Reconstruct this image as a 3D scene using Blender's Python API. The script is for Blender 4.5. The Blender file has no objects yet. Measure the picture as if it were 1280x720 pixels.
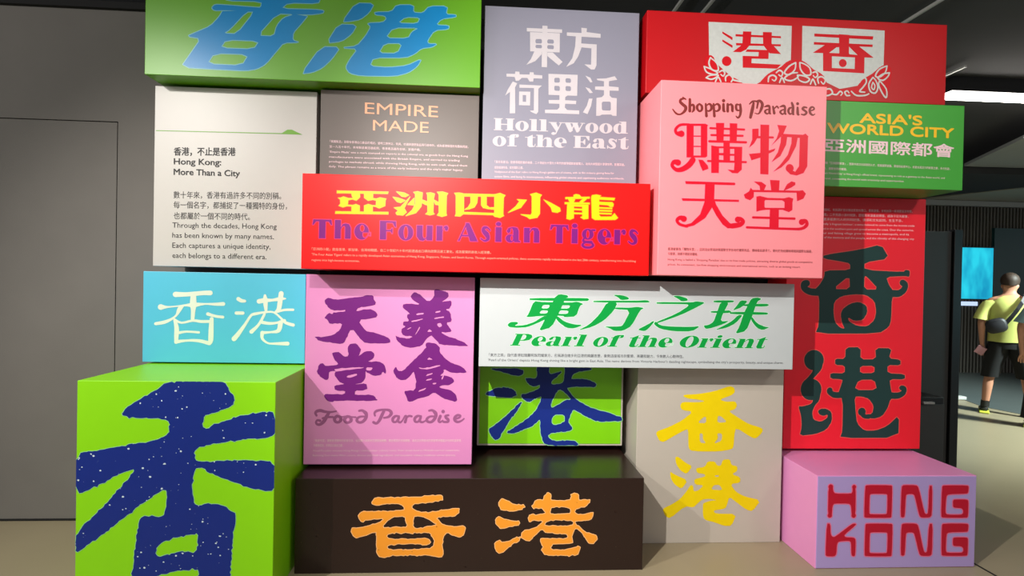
import bpy, math, random
from mathutils import Matrix, Vector
from mathutils.geometry import delaunay_2d_cdt
import numpy as np

S = bpy.context.scene
C = S.collection
# ---------------------------------------------------------------- camera
CAM_H = 1.505
cam = bpy.data.cameras.new('camera'); cam.sensor_width = 36.0; cam.lens = 680.0 / 1280.0 * 36.0
cam.clip_start = 0.05; cam.clip_end = 60
co = bpy.data.objects.new('camera', cam); C.objects.link(co)
co.matrix_world = Matrix(((0.9980694, -0.0188671, -0.0591731, 0), (-0.0589884, 0.0102055, -0.9982065, 0), (0.0194372, 0.9997699, 0.0090728, CAM_H), (0, 0, 0, 1)))
S.camera = co
# ---------------------------------------------------------------- world, lights, exposure
S.view_settings.view_transform = 'Standard'; S.view_settings.look = 'None'
S.view_settings.gamma = 1.0; S.view_settings.exposure = 0.85; S.view_settings.use_curve_mapping = False
W = bpy.data.worlds.new('gallery_ambient'); S.world = W; W.use_nodes = True
W.node_tree.nodes['Background'].inputs[0].default_value = (0.92, 0.96, 1.0, 1)
W.node_tree.nodes['Background'].inputs[1].default_value = 0.22

def spot(name, loc, aim, power, cone=75, blend=.6, size=.03, col=(1, .93, .84)):
    l = bpy.data.lights.new(name, 'SPOT'); l.energy = power; l.spot_size = math.radians(cone)
    l.spot_blend = blend; l.shadow_soft_size = size; l.color = col
    o = bpy.data.objects.new(name, l); C.objects.link(o); o.location = loc
    o.rotation_euler = (Vector(aim) - Vector(loc)).to_track_quat('-Z', 'Y').to_euler()
def area(name, loc, aim, power, sx, sy, col=(1, .97, .93)):
    l = bpy.data.lights.new(name, 'AREA'); l.energy = power; l.shape = 'RECTANGLE'; l.size = sx; l.size_y = sy; l.color = col
    o = bpy.data.objects.new(name, l); C.objects.link(o); o.location = loc
    o.rotation_euler = (Vector(aim) - Vector(loc)).to_track_quat('-Z', 'Y').to_euler()
spot('spot_lamp', (-.8, .7, 2.82), (1.75, 3.1, 1.15), 300, 108, 1., .018, (1, .95, .89))
spot('spot_lamp', (-2.9, .6, 3.4), (-1.3, 2.8, .55), 270, 80, .9, .02, (1, .95, .89))
spot('spot_lamp', (-1.4, .6, 3.5), (-.6, 3.1, 1.9), 16, 80, .7, .05)
spot('spot_lamp', (3.3, .5, 3.2), (1.9, 3.0, 1.5), 45, 100, .8, .25)
spot('spot_lamp', (8.0, 3.6, 3.5), (6.0, 6.4, .3), 1500, 90, .8, .2, (.85, 1, .97))  # unseen fill spot added to brighten the hall, not one of the track lamps
spot('cyan_glow', (6.2, 2.6, 1.6), (2.6, 3.2, 2.0), 22, 100, .8, .4, (.25, .9, 1))  # added cyan lamp without a screen; tints block sides and floor
area('rear_fill', (0.3, -1.6, 3.3), (.3, 3.0, 1.0), 12, 4.0, .6)  # unseen soft fill added behind the camera, no fixture there
area('left_wall_fill', (-3.6, .4, 3.4), (-3.0, 3.4, 1.3), 20, 1.6, .4)  # unseen fill added to brighten the left wall

# ---------------------------------------------------------------- materials
def lin(c):
    return tuple(((v / 255) / 12.92 if v / 255 <= .04045 else ((v / 255 + .055) / 1.055) ** 2.4) for v in c) + (1,)
MATS = {}
def mat(name, rgb, rough=.45, var=.06, scale=18, bump=0., bscale=300, emit=0., metal=0., spec=.5):
    if name in MATS: return MATS[name]
    m = bpy.data.materials.new(name); m.use_nodes = True; nt = m.node_tree; b = nt.nodes['Principled BSDF']
    b.inputs['Roughness'].default_value = rough; b.inputs['Metallic'].default_value = metal
    b.inputs['Specular IOR Level'].default_value = spec
    col = lin(rgb)
    tc = nt.nodes.new('ShaderNodeTexCoord'); nz = nt.nodes.new('ShaderNodeTexNoise'); nz.inputs['Scale'].default_value = scale
    nz.inputs['Detail'].default_value = 4
    nt.links.new(tc.outputs['Object'], nz.inputs['Vector'])
    mr = nt.nodes.new('ShaderNodeMapRange'); mr.inputs['To Min'].default_value = 1 - var; mr.inputs['To Max'].default_value = 1 + var
    nt.links.new(nz.outputs['Fac'], mr.inputs['Value'])
    mx = nt.nodes.new('ShaderNodeVectorMath'); mx.operation = 'SCALE'; mx.inputs[0].default_value = col[:3]
    nt.links.new(mr.outputs['Result'], mx.inputs['Scale'])
    nt.links.new(mx.outputs['Vector'], b.inputs['Base Color'])
    if bump:
        n2 = nt.nodes.new('ShaderNodeTexNoise'); n2.inputs['Scale'].default_value = bscale
        nt.links.new(tc.outputs['Object'], n2.inputs['Vector'])
        bp = nt.nodes.new('ShaderNodeBump'); bp.inputs['Strength'].default_value = bump; bp.inputs['Distance'].default_value = .002
        nt.links.new(n2.outputs['Fac'], bp.inputs['Height']); nt.links.new(bp.outputs['Normal'], b.inputs['Normal'])
    if emit:
        nt.links.new(mx.outputs['Vector'], b.inputs['Emission Color']); b.inputs['Emission Strength'].default_value = emit
    MATS[name] = m
    return m
PAL = {

 'grey_wall': ((112, 108, 103), .85, .10, 3, .25, 260), 'black_void': ((10, 9, 9), .8), 'floor_beige': ((150, 138, 112), .38, .06, 2.5, .1, 90),
 'floor_dark': ((84, 90, 88), .4, .1, 3), 'ceiling_black': ((46, 46, 47), .9, .1, 2, .3, 120), 'slat_back': ((14, 14, 13), .8), 'slat_dark': ((84, 80, 72), .6, .1, 3),
 'soffit_grey': ((150, 152, 150), .7), 'soffit_beige': ((170, 166, 150), .7), 'rail_grey': ((170, 170, 165), .4), 'black_metal': ((22, 22, 23), .45),
 'charcoal_panel': ((62, 62, 60), .6), 'lamp_glow': ((255, 248, 240), .5, 0., 5, 0., 10, 14.), 'caption_glow': ((200, 220, 255), .5, 0., 5, 0., 10, .5),
 'teal_dark': ((18, 60, 62), .35), 'pale_plastic': ((190, 192, 188), .5), 'skin': ((196, 140, 112), .55), 'shirt_lime': ((206, 212, 116), .8, .05, 8, .4, 30),
 'shirt_bluegrey': ((120, 150, 150), .8, .08, 8, .4, 30), 'cloth_black': ((18, 19, 20), .85), 'hair_brown': ((52, 38, 28), .6), 'shoe_black': ((28, 28, 26), .6), 'shoe_yellow': ((205, 215, 70), .5),
 'bag_black': ((30, 31, 36), .5), 'leaflet_pink': ((205, 150, 160), .6),
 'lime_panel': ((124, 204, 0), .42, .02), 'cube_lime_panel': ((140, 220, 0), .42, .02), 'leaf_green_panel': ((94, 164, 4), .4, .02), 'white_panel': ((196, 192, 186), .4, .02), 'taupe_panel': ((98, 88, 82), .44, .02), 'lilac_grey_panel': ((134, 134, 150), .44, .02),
 'red_panel': ((226, 2, 0), .42, .02, 18, 0., 10, 0., 0., .32), 'deep_red_panel': ((184, 2, 14), .44, .02), 'salmon_panel': ((244, 138, 146), .44, .02), 'asia_green_panel': ((62, 158, 52), .44, .02),
 'crimson_panel': ((238, 24, 44), .44, .02), 'ice_panel': ((186, 192, 194), .44, .02), 'cyan_panel': ((82, 188, 218), .44, .02), 'orchid_panel': ((212, 132, 184), .44, .02),
 'greige_panel': ((186, 178, 166), .38, .02), 'brown_panel': ((36, 20, 16), .3, .04), 'pink_side': ((222, 142, 196), .35, .02), 'lavender_face': ((170, 148, 204), .35, .02),
 'sky_ink': ((6, 134, 198), .35, .04, 20, 0., 10, 0., 0., .3), 'pale_blue': ((110, 185, 190), .4), 'plum_ink': ((106, 26, 112), .4, .04, 20, 0., 10, 0., 0., .3), 'mauve_ink': ((148, 84, 128), .4, .04, 20, 0., 10, 0., 0., .3), 'cream_ink': ((226, 232, 216), .4, .04, 20, 0., 10, 0., 0., .3),
 'amber_ink': ((236, 150, 44), .4, .04, 20, 0., 10, 0., 0., .3), 'peach': ((242, 182, 120), .4), 'navy_ink': ((22, 44, 128), .4, .04, 20, 0., 10, 0., 0., .3), 'mint': ((150, 215, 150), .4), 'yellow_ink': ((232, 204, 0), .4, .04, 20, 0., 10, 0., 0., .3),
 'bottle_ink': ((34, 62, 60), .4, .04, 20, 0., 10, 0., 0., .3), 'coral': ((235, 90, 80), .4), 'crimson_ink': ((184, 18, 46), .4, .04, 20, 0., 10, 0., 0., .3), 'pink_edge': ((226, 110, 150), .4), 'silver': ((196, 200, 196), .4, .12, 60),
 'scarlet_ink': ((200, 10, 26), .4, .04, 20, 0., 10, 0., 0., .3), 'gold_ink': ((248, 192, 0), .4, .04, 20, 0., 10, 0., 0., .3), 'orange_edge': ((250, 120, 0), .4), 'green_ink': ((0, 146, 58), .4, .04, 20, 0., 10, 0., 0., .3), 'mint_white': ((196, 230, 206), .4),
 'pearl_ink': ((196, 191, 196), .4, .04, 20, 0., 10, 0., 0., .3), 'cherry_ink': ((212, 0, 36), .4, .04, 20, 0., 10, 0., 0., .3), 'rose_edge': ((250, 120, 150), .4), 'rust_ink': ((122, 44, 42), .4, .04, 20, 0., 10, 0., 0., .3), 'violet_ink': ((112, 12, 108), .4, .04, 20, 0., 10, 0., 0., .3),
 'magenta_edge': ((200, 20, 90), .4), 'copper_ink': ((240, 174, 136), .4, .04, 20, 0., 10, 0., 0., .3), 'mango_ink': ((240, 190, 40), .4, .04, 20, 0., 10, 0., 0., .3), 'blush_ink': ((240, 206, 212), .4, .04, 20, 0., 10, 0., 0., .3), 'black_ink': ((24, 22, 22), .5, .04, 20, 0., 10, 0., 0., .3),
 'salmon_ink': ((255, 150, 130), .4, .04, 20, 0., 10, 0., 0., .3), 'slate_ink': ((90, 92, 96), .4, .04, 20, 0., 10, 0., 0., .3), 'leaf_ink': ((110, 165, 50), .4, .04, 20, 0., 10, 0., 0., .3), 'white_dot': ((205, 225, 235), .4), 'brown_fleck': ((130, 110, 90), .5),

}
def M(name):
    if name in MATS: return MATS[name]
    v = PAL[name]
    return mat(name, v[0], *(v[1:] if len(v) > 1 else (.42,)))

# ---------------------------------------------------------------- helpers
def put(name, verts, faces, m, parent=None, smooth=False, mods=None):
    me = bpy.data.meshes.new(name); me.from_pydata([tuple(v) for v in verts], [], faces); me.validate(); me.update()
    o = bpy.data.objects.new(name, me); C.objects.link(o); o.data.materials.append(m)
    if parent: o.parent = parent
    if smooth:
        for p in me.polygons: p.use_smooth = True
    return o
def box_geo(x0, x1, y0, y1, z0, z1, V=None, F=None):
    V = [] if V is None else V; F = [] if F is None else F; n = len(V)
    V += [(x0, y0, z0), (x1, y0, z0), (x1, y1, z0), (x0, y1, z0), (x0, y0, z1), (x1, y0, z1), (x1, y1, z1), (x0, y1, z1)]
    F += [tuple(n + i for i in f) for f in ((0, 3, 2, 1), (4, 5, 6, 7), (0, 1, 5, 4), (1, 2, 6, 5), (2, 3, 7, 6), (3, 0, 4, 7))]
    return V, F
def box(name, x0, x1, y0, y1, z0, z1, m, parent=None, bev=0.):
    V, F = box_geo(x0, x1, y0, y1, z0, z1)
    o = put(name, V, F, m, parent)
    if bev:
        b = o.modifiers.new('bevel', 'BEVEL'); b.width = bev; b.segments = 2; b.limit_method = 'ANGLE'
    return o
def prism(name, pts, z0, z1, m, parent=None):
    n = len(pts); V = [(x, y, z0) for x, y in pts] + [(x, y, z1) for x, y in pts]
    F = [tuple(range(n))[::-1], tuple(range(n, 2 * n))] + [(i, (i + 1) % n, n + (i + 1) % n, n + i) for i in range(n)]
    return put(name, V, F, m, parent)
def tube(name, pts, r, m, parent=None, seg=10):
    V = []; F = []; P = [Vector(p) for p in pts]
    for i, p in enumerate(P):
        d = (P[min(i + 1, len(P) - 1)] - P[max(i - 1, 0)]).normalized()
        a = d.cross(Vector((0, 0, 1))); a = a.normalized() if a.length > 1e-3 else Vector((1, 0, 0)); b = d.cross(a)
        for k in range(seg):
            t = 2 * math.pi * k / seg; V.append(p + r * (math.cos(t) * a + math.sin(t) * b))
    for i in range(len(P) - 1):
        for k in range(seg):
            F.append((i * seg + k, i * seg + (k + 1) % seg, (i + 1) * seg + (k + 1) % seg, (i + 1) * seg + k))
    F += [tuple(range(seg)), tuple(range((len(P) - 1) * seg, len(P) * seg))]
    return put(name, V, F, m, parent, True)
def tag(o, label, cat, group=None):
    o['label'] = label; o['category'] = cat
    if group: o['group'] = group
    return o
def struct(o):
    o['kind'] = 'structure'; return o

# ---------------------------------------------------------------- flat lettering: union of polygons and strokes, triangulated
def chaikin(p, n):
    for _ in range(n):
        q = []
        for i in range(len(p)):
            a, b = p[i], p[(i + 1) % len(p)]
            q += [(a[0] * .8 + b[0] * .2, a[1] * .8 + b[1] * .2), (a[0] * .2 + b[0] * .8, a[1] * .2 + b[1] * .8)]
        p = q
    return p
def disc(x, y, r, n=10):
    return [(x + r * math.cos(2 * math.pi * k / n), y + r * math.sin(2 * math.pi * k / n)) for k in range(n)]
def catmull(pts):
    if len(pts) < 3: return pts
    out = []
    for i in range(len(pts) - 1):
        p0 = pts[max(i - 1, 0)]; p1 = pts[i]; p2 = pts[i + 1]; p3 = pts[min(i + 2, len(pts) - 1)]
        for t in (0, .34, .67):
            out.append(tuple(.5 * ((2 * b) + (-a + c) * t + (2 * a - 5 * b + 4 * c - d) * t * t + (-a + 3 * b - 3 * c + d) * t ** 3) for a, b, c, d in zip(p0, p1, p2, p3)))
    return out + [pts[-1]]
def stroke(pts, curved=True):
    P = catmull(pts) if curved else pts; out = []
    for (x0, y0, w0), (x1, y1, w1) in zip(P, P[1:]):
        d = math.hypot(x1 - x0, y1 - y0)
        if d < 1e-6: continue
        nx, ny = -(y1 - y0) / d, (x1 - x0) / d
        out.append([(x0 + nx * w0 / 2, y0 + ny * w0 / 2), (x1 + nx * w1 / 2, y1 + ny * w1 / 2), (x1 - nx * w1 / 2, y1 - ny * w1 / 2), (x0 - nx * w0 / 2, y0 - ny * w0 / 2)])
    for x, y, w in P: out.append(disc(x, y, w / 2))
    return out
def roughen(p, amp):
    r = random.Random(len(p)); q = []
    for i in range(len(p)):
        a, b = p[i], p[(i + 1) % len(p)]; d = math.hypot(b[0] - a[0], b[1] - a[1]); n = max(1, int(d / .011))
        for k in range(n): q.append((a[0] + (b[0] - a[0]) * k / n + r.gauss(0, amp), a[1] + (b[1] - a[1]) * k / n + r.gauss(0, amp)))
    return q
def expand(ops, smooth=0, rough=0.):
    """ops -> ordered list of (add?, polygon)"""
    out = []
    for k, a in ops:
        if k in 'ph':
            a = chaikin(a, smooth) if smooth else a
            out.append((k == 'p', roughen(a, rough) if rough else a))
        elif k in 'cC':
            x, y, r = a[0]; out.append((k == 'c', disc(x, y, r, 28)))
        elif k == 'l': out += [(True, q) for q in stroke(a)]
    return out
def grow(polys, w):
    out = list(polys)
    for _, p in polys:
        ring = [(x, y, w) for x, y in p]; ring.append(ring[0])
        out += [(True, q) for q in stroke(ring, False)]
    return out
def inside(P, X, Y):
    r = np.zeros(len(X), bool); n = len(P)
    for i in range(n):
        x0, y0 = P[i]; x1, y1 = P[(i + 1) % n]
        if y0 == y1: continue
        c = ((y0 > Y) != (y1 > Y)) & (X < (x1 - x0) * (Y - y0) / (y1 - y0) + x0)
        r ^= c
    return r
def clip_poly(p, w, h):
    def cl(p, ax, v, sgn):
        out = []
        for i in range(len(p)):
            a, b = p[i], p[(i + 1) % len(p)]; ia = (a[ax] - v) * sgn >= 0; ib = (b[ax] - v) * sgn >= 0
            if ia: out.append(a)
            if ia != ib:
                t = (v - a[ax]) / (b[ax] - a[ax]); out.append((a[0] + t * (b[0] - a[0]), a[1] + t * (b[1] - a[1])))
        return out
    for ax, v, s in ((0, 0, 1), (0, w, -1), (1, 0, 1), (1, h, -1)):
        if p: p = cl(p, ax, v, s)
    return p
def fill(polys, w, h):
    """triangles covering the result of the ordered adds and cuts"""
    # group spatially so that each triangulation stays small
    polys = [(a, clip_poly(p, w, h)) for a, p in polys]; polys = [(a, p) for a, p in polys if len(p) >= 3]
    if not polys: return [], []
    V = []; E = []
    for _, p in polys:
        n = len(V); V += [Vector((x, y)) for x, y in p]; E += [(n + i, n + (i + 1) % len(p)) for i in range(len(p))]
    v, e, f, *_ = delaunay_2d_cdt(V, E, [], 0, 1e-5)
    A = np.array([tuple(q) for q in v]); T = np.array([tuple(t) for t in f])
    Cn = A[T].mean(1); X, Y = Cn[:, 0], Cn[:, 1]; keep = np.zeros(len(T), bool)
    for add, p in polys:
        xs = [q[0] for q in p]; ys = [q[1] for q in p]
        idx = np.where((X >= min(xs)) & (X <= max(xs)) & (Y >= min(ys)) & (Y <= max(ys)))[0]
        if len(idx):
            ins = inside(p, X[idx], Y[idx]); keep[idx[ins]] = add
    T = T[keep]; used = np.unique(T); rem = {int(u): i for i, u in enumerate(used)}
    return [tuple(A[u]) for u in used], [tuple(rem[int(q)] for q in t) for t in T]
class Decal:                       # collects flat pieces of one print on one panel face
    def __init__(s): s.V = []; s.F = []
    def add(s, v, f, z):
        n = len(s.V); s.V += [(x, y, z) for x, y in v]; s.F += [tuple(n + i for i in t) for t in f]

# ---------------------------------------------------------------- fat-face and flared Latin alphabet drawn as polygons (cap height 1)
def Rr(a, b, c, d): return ('p', [(a, b), (c, b), (c, d), (a, d)])
def El(cx, cy, rx, ry, k='p', n=26): return (k, [(cx + rx * math.cos(2 * math.pi * i / n), cy + ry * math.sin(2 * math.pi * i / n)) for i in range(n)])
def Pp(*a, k='p'): return (k, list(a))
SER = lambda *a: [('S', Rr(*q)) for q in a]
FONT = {
 ' ': (.5, []),
 'H': (1.75, [Rr(.12, 0, .6, 1), Rr(1.1, 0, 1.58, 1), Rr(.12, .46, 1.58, .54)] + SER((0, 0, .72, .07), (0, .93, .72, 1), (.98, 0, 1.7, .07), (.98, .93, 1.7, 1))),
 'l': (.8, [Rr(.15, 0, .6, 1)] + SER((0, 0, .75, .07), (0, .93, .5, 1))),
 'o': (1.18, [El(.575, .4, .55, .43), El(.575, .4, .17, .35, 'h')]),
 'y': (1.22, [Pp((.08, .8), (.58, .8), (.85, .25), (.66, -.02)), Pp((1.0, .8), (1.1, .8), (.62, -.2), (.5, -.22)), El(.4, -.15, .17, .12)] + SER((0, .74, .68, .8), (.86, .74, 1.22, .8))),
 'w': (1.8, [Pp((.1, .8), (.55, .8), (.8, .15), (.62, 0), (.5, 0)), Pp((.55, 0), (.66, 0), (1.0, .8), (.9, .8)), Pp((.7, .8), (1.15, .8), (1.38, .15), (1.22, 0), (1.1, 0)), Pp((1.14, 0), (1.25, 0), (1.68, .8), (1.58, .8))] + SER((0, .74, 1.22, .8), (1.42, .74, 1.8, .8))),
 'd': (1.28, [El(.5, .4, .48, .43), El(.56, .4, .15, .35, 'h'), Rr(.68, 0, 1.1, 1)] + SER((.5, .93, .9, 1), (.9, 0, 1.25, .07))),
 'f': (.98, [Pp((.2, 0), (.62, 0), (.62, .82), (.7, .93), (.95, .93), (.95, 1), (.5, 1), (.28, .93), (.2, .8)), El(.84, .86, .13, .11), Rr(.03, .74, .84, .8)] + SER((.05, 0, .8, .07),)),
 't': (.9, [Pp((.2, .8), (.62, 1.0), (.62, .14), (.7, .07), (.78, .1), (.8, .25), (.87, .25), (.82, .03), (.6, -.03), (.35, -.02), (.2, .1)), Rr(0, .74, .84, .8)]),
 'h': (1.45, [Rr(.12, 0, .55, 1), Pp((.55, .6), (.7, .78), (.9, .82), (1.15, .78), (1.28, .6), (1.28, 0), (.87, 0), (.87, .62), (.8, .7), (.68, .66), (.55, .5))] + SER((0, .93, .4, 1), (0, 0, .67, .07), (.78, 0, 1.42, .07))),
 'n': (1.45, [Rr(.12, 0, .55, .8), Pp((.55, .6), (.7, .78), (.9, .82), (1.15, .78), (1.28, .6), (1.28, 0), (.87, 0), (.87, .62), (.8, .7), (.68, .66), (.55, .5))] + SER((0, .74, .4, .8), (0, 0, .67, .07), (.78, 0, 1.42, .07))),
 'e': (1.12, [El(.54, .4, .52, .43), El(.58, .58, .17, .19, 'h'), Pp((.62, .36), (1.2, .36), (1.2, .18), (1.0, .2), (.85, .07), (.68, .08), (.6, .2), k='h')]),
 'E': (1.5, [Rr(.12, 0, .58, 1), Rr(.1, 0, 1.3, .07), Rr(.1, .93, 1.3, 1), Pp((1.3, 1), (1.3, .63), (1.22, .63), (1.0, .93)), Pp((1.4, 0), (1.4, .4), (1.32, .4), (1.05, .07), (1.05, 0)), Rr(.58, .46, .9, .53), Pp((.9, .28), (.97, .28), (.97, .72), (.9, .72), (.76, .53), (.76, .46))] + SER((0, 0, .7, .07), (0, .93, .7, 1))),
 'a': (1.22, [Pp((.6, .62), (.6, .15), (.7, 0), (1.15, 0), (1.15, .07), (1.02, .1), (1.02, .62), (.9, .79), (.6, .83), (.25, .78), (.1, .6), (.22, .48), (.4, .56), (.4, .72), (.52, .76)), El(.38, .2, .34, .22), El(.5, .22, .1, .15, 'h')]),
 's': (.98, [('l', [(.8, .62, .08), (.6, .76, .1), (.35, .74, .2), (.3, .58, .26), (.58, .36, .32), (.66, .16, .22), (.4, .04, .1), (.12, .16, .08)])] + SER((.77, .55, .85, .8), (.06, 0, .14, .27))),
 'r': (1.02, [Rr(.12, 0, .55, .8), Pp((.55, .55), (.7, .8), (.9, .82), (1.0, .7), (.92, .54), (.76, .55), (.72, .7), (.62, .62), (.55, .45))] + SER((0, .74, .4, .8), (0, 0, .72, .07))),
 'i': (.8, [Rr(.15, 0, .6, .8), El(.37, .97, .2, .12)] + SER((0, .74, .4, .8), (0, 0, .75, .07))),
 'P': (1.45, [Rr(.12, 0, .58, 1), Pp((.1, 1), (.95, 1), (1.25, .92), (1.38, .72), (1.25, .5), (.95, .42), (.5, .42)), Pp((.58, .93), (.75, .92), (.88, .84), (.9, .71), (.88, .58), (.75, .5), (.58, .49), k='h')] + SER((0, 0, .75, .07), (0, .93, .4, 1))),
 'O': (1.55, [El(.75, .5, .73, .52), El(.75, .5, .25, .45, 'h')]),
 'T': (1.4, [Rr(.46, 0, .92, 1), Pp((.04, 1), (1.34, 1), (1.4, .72), (1.32, .72), (1.15, .9), (.23, .9), (.06, .72), (-.02, .72))]),
 'F': (1.35, [Rr(.1, 0, .56, 1), Rr(.1, .91, 1.25, 1), Rr(.5, .44, .98, .52), Pp((1.25, 1), (1.28, .68), (1.2, .68), (1.02, .91)), Pp((.98, .33), (1.02, .33), (1.02, .63), (.98, .63), (.85, .48))]),
 'A': (1.55, [Pp((.03, 0), (.16, 0), (.74, 1), (.66, 1)), Pp((.6, 1), (.86, 1), (1.52, 0), (.95, 0), (.62, .74)), Rr(.3, .26, 1.2, .34)]),
 'u': (1.38, [Pp((.12, .8), (.55, .8), (.55, .25), (.62, .12), (.76, .1), (.85, .2), (.85, .8), (1.28, .8), (1.28, 0), (.85, 0), (.85, .1), (.6, -.03), (.32, 0), (.12, .2))]),
 'g': (1.15, [El(.5, .52, .44, .3), El(.5, .52, .13, .23, 'h'), Rr(.78, .7, 1.08, .8), El(.52, -.08, .5, .2), El(.52, -.06, .3, .09, 'h'), ('l', [(.25, .3, .1), (.14, .17, .14), (.3, .1, .14), (.8, .08, .16)])]),
}
def latin(s, serif):
    x = 0; out = []
    for ch in s:
        w, ops = FONT[ch]
        for o in ops:
            if o[0] == 'S':
                if not serif: continue
                o = o[1]
            k, a = o
            out.append((k, [(p[0] + x,) + tuple(p[1:]) for p in a]))
        x += w + (.0 if serif else .08)
    return out, x
_ft = {}
def sans_mesh(s, bold, res):
    c = bpy.data.curves.new('text', 'FONT'); c.body = s; c.offset = bold; c.resolution_u = res; c.size = 1
    o = bpy.data.objects.new('text', c); C.objects.link(o); me = bpy.data.meshes.new_from_object(o)
    v = [(q.co.x, q.co.y) for q in me.vertices]; f = [tuple(p.vertices) for p in me.polygons]
    bpy.data.objects.remove(o); bpy.data.curves.remove(c); bpy.data.meshes.remove(me)
    return v, f

# ---------------------------------------------------------------- the setting
WALL_Y = 3.47
g = M('grey_wall')
box_w = lambda n, *a: struct(box(n, *a))
dx0, dx1, dz1 = -5.2, -2.2241, 2.4445
V, F = box_geo(-7, dx0, WALL_Y, WALL_Y + .15, 0, 3.12)
box_geo(dx1, -1.0, WALL_Y, WALL_Y + .15, 0, 3.12, V, F); box_geo(dx0, dx1, WALL_Y, WALL_Y + .15, dz1, 3.12, V, F)
wl = struct(put('wall_left', V, F, g))
d = struct(box('door_1', dx0 + .006, dx1 - .006, WALL_Y + .001, WALL_Y + .045, .008, dz1 - .006, g))
struct(box('trim_1', -7, -1.0, WALL_Y + .05, WALL_Y + .16, 0.0, 3.1, M('black_void')))
struct(box('baseboard_left', -7, -1.83, WALL_Y - .006, WALL_Y - .0005, 0, .012, M('black_void')))
struct(box('wall_back', -1.0, 2.888, WALL_Y, WALL_Y + .12, 0, 2.98, M('black_void')))
struct(box('trim_2', -7, 0.0, WALL_Y - .03, WALL_Y + .2, 3.12, 3.16, M('black_void')))
struct(box('floor', -7, 14, -5, 14, -.1, 0, M('floor_beige')))
struct(box('ceiling', -7, 14, -5, 14, 3.6, 3.7, M('ceiling_black')))
jx = 2.758
struct(box('trim_3', jx, jx + .012, 1.2, 3.4, 0, .002, M('black_void')))
# hall at the right: slatted wall, soffits, beam
HY = 9.6
hall = struct(box('wall_right', 3.0, 14, HY + .03, HY + .2, 0, 3.09, M('slat_back')))
V = []; F = []
x = 7.0
while x < 13:
    box_geo(x, x + .032, HY, HY + .03, .0, 3.09, V, F); x += .065
sl = put('slat', V, F, M('slat_dark'), hall); sl['kind'] = 'stuff'
struct(box('trim_4', 3.0, 14, HY - .06, HY + .2, 3.095, 3.19, M('soffit_grey')))
struct(prism('trim_5', [(8.08, HY + .1), (8.74, 8.3), (14, 8.3), (14, HY + .1)], 3.2, 3.22, M('soffit_beige')))
struct(prism('trim_6', [(6.88, 7.41), (14, 7.3), (14, 8.29), (8.7, 8.29), (8.0, HY), (7.2, HY)], 3.205, 3.29, M('ceiling_black')))
struct(prism('trim_7', [(6.88, 7.4), (6.27, 5.97), (14, 5.97), (14, 7.28)], 3.3, 3.34, M('soffit_grey')))
struct(prism('trim_8', [(4.5, HY), (6.0, 7.9), (6.85, 7.45), (6.62, 6.75), (6.72, 6.35), (9.0, 5.6), (14, 5.6), (14, HY)], .0, .004, M('floor_dark')))

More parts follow.
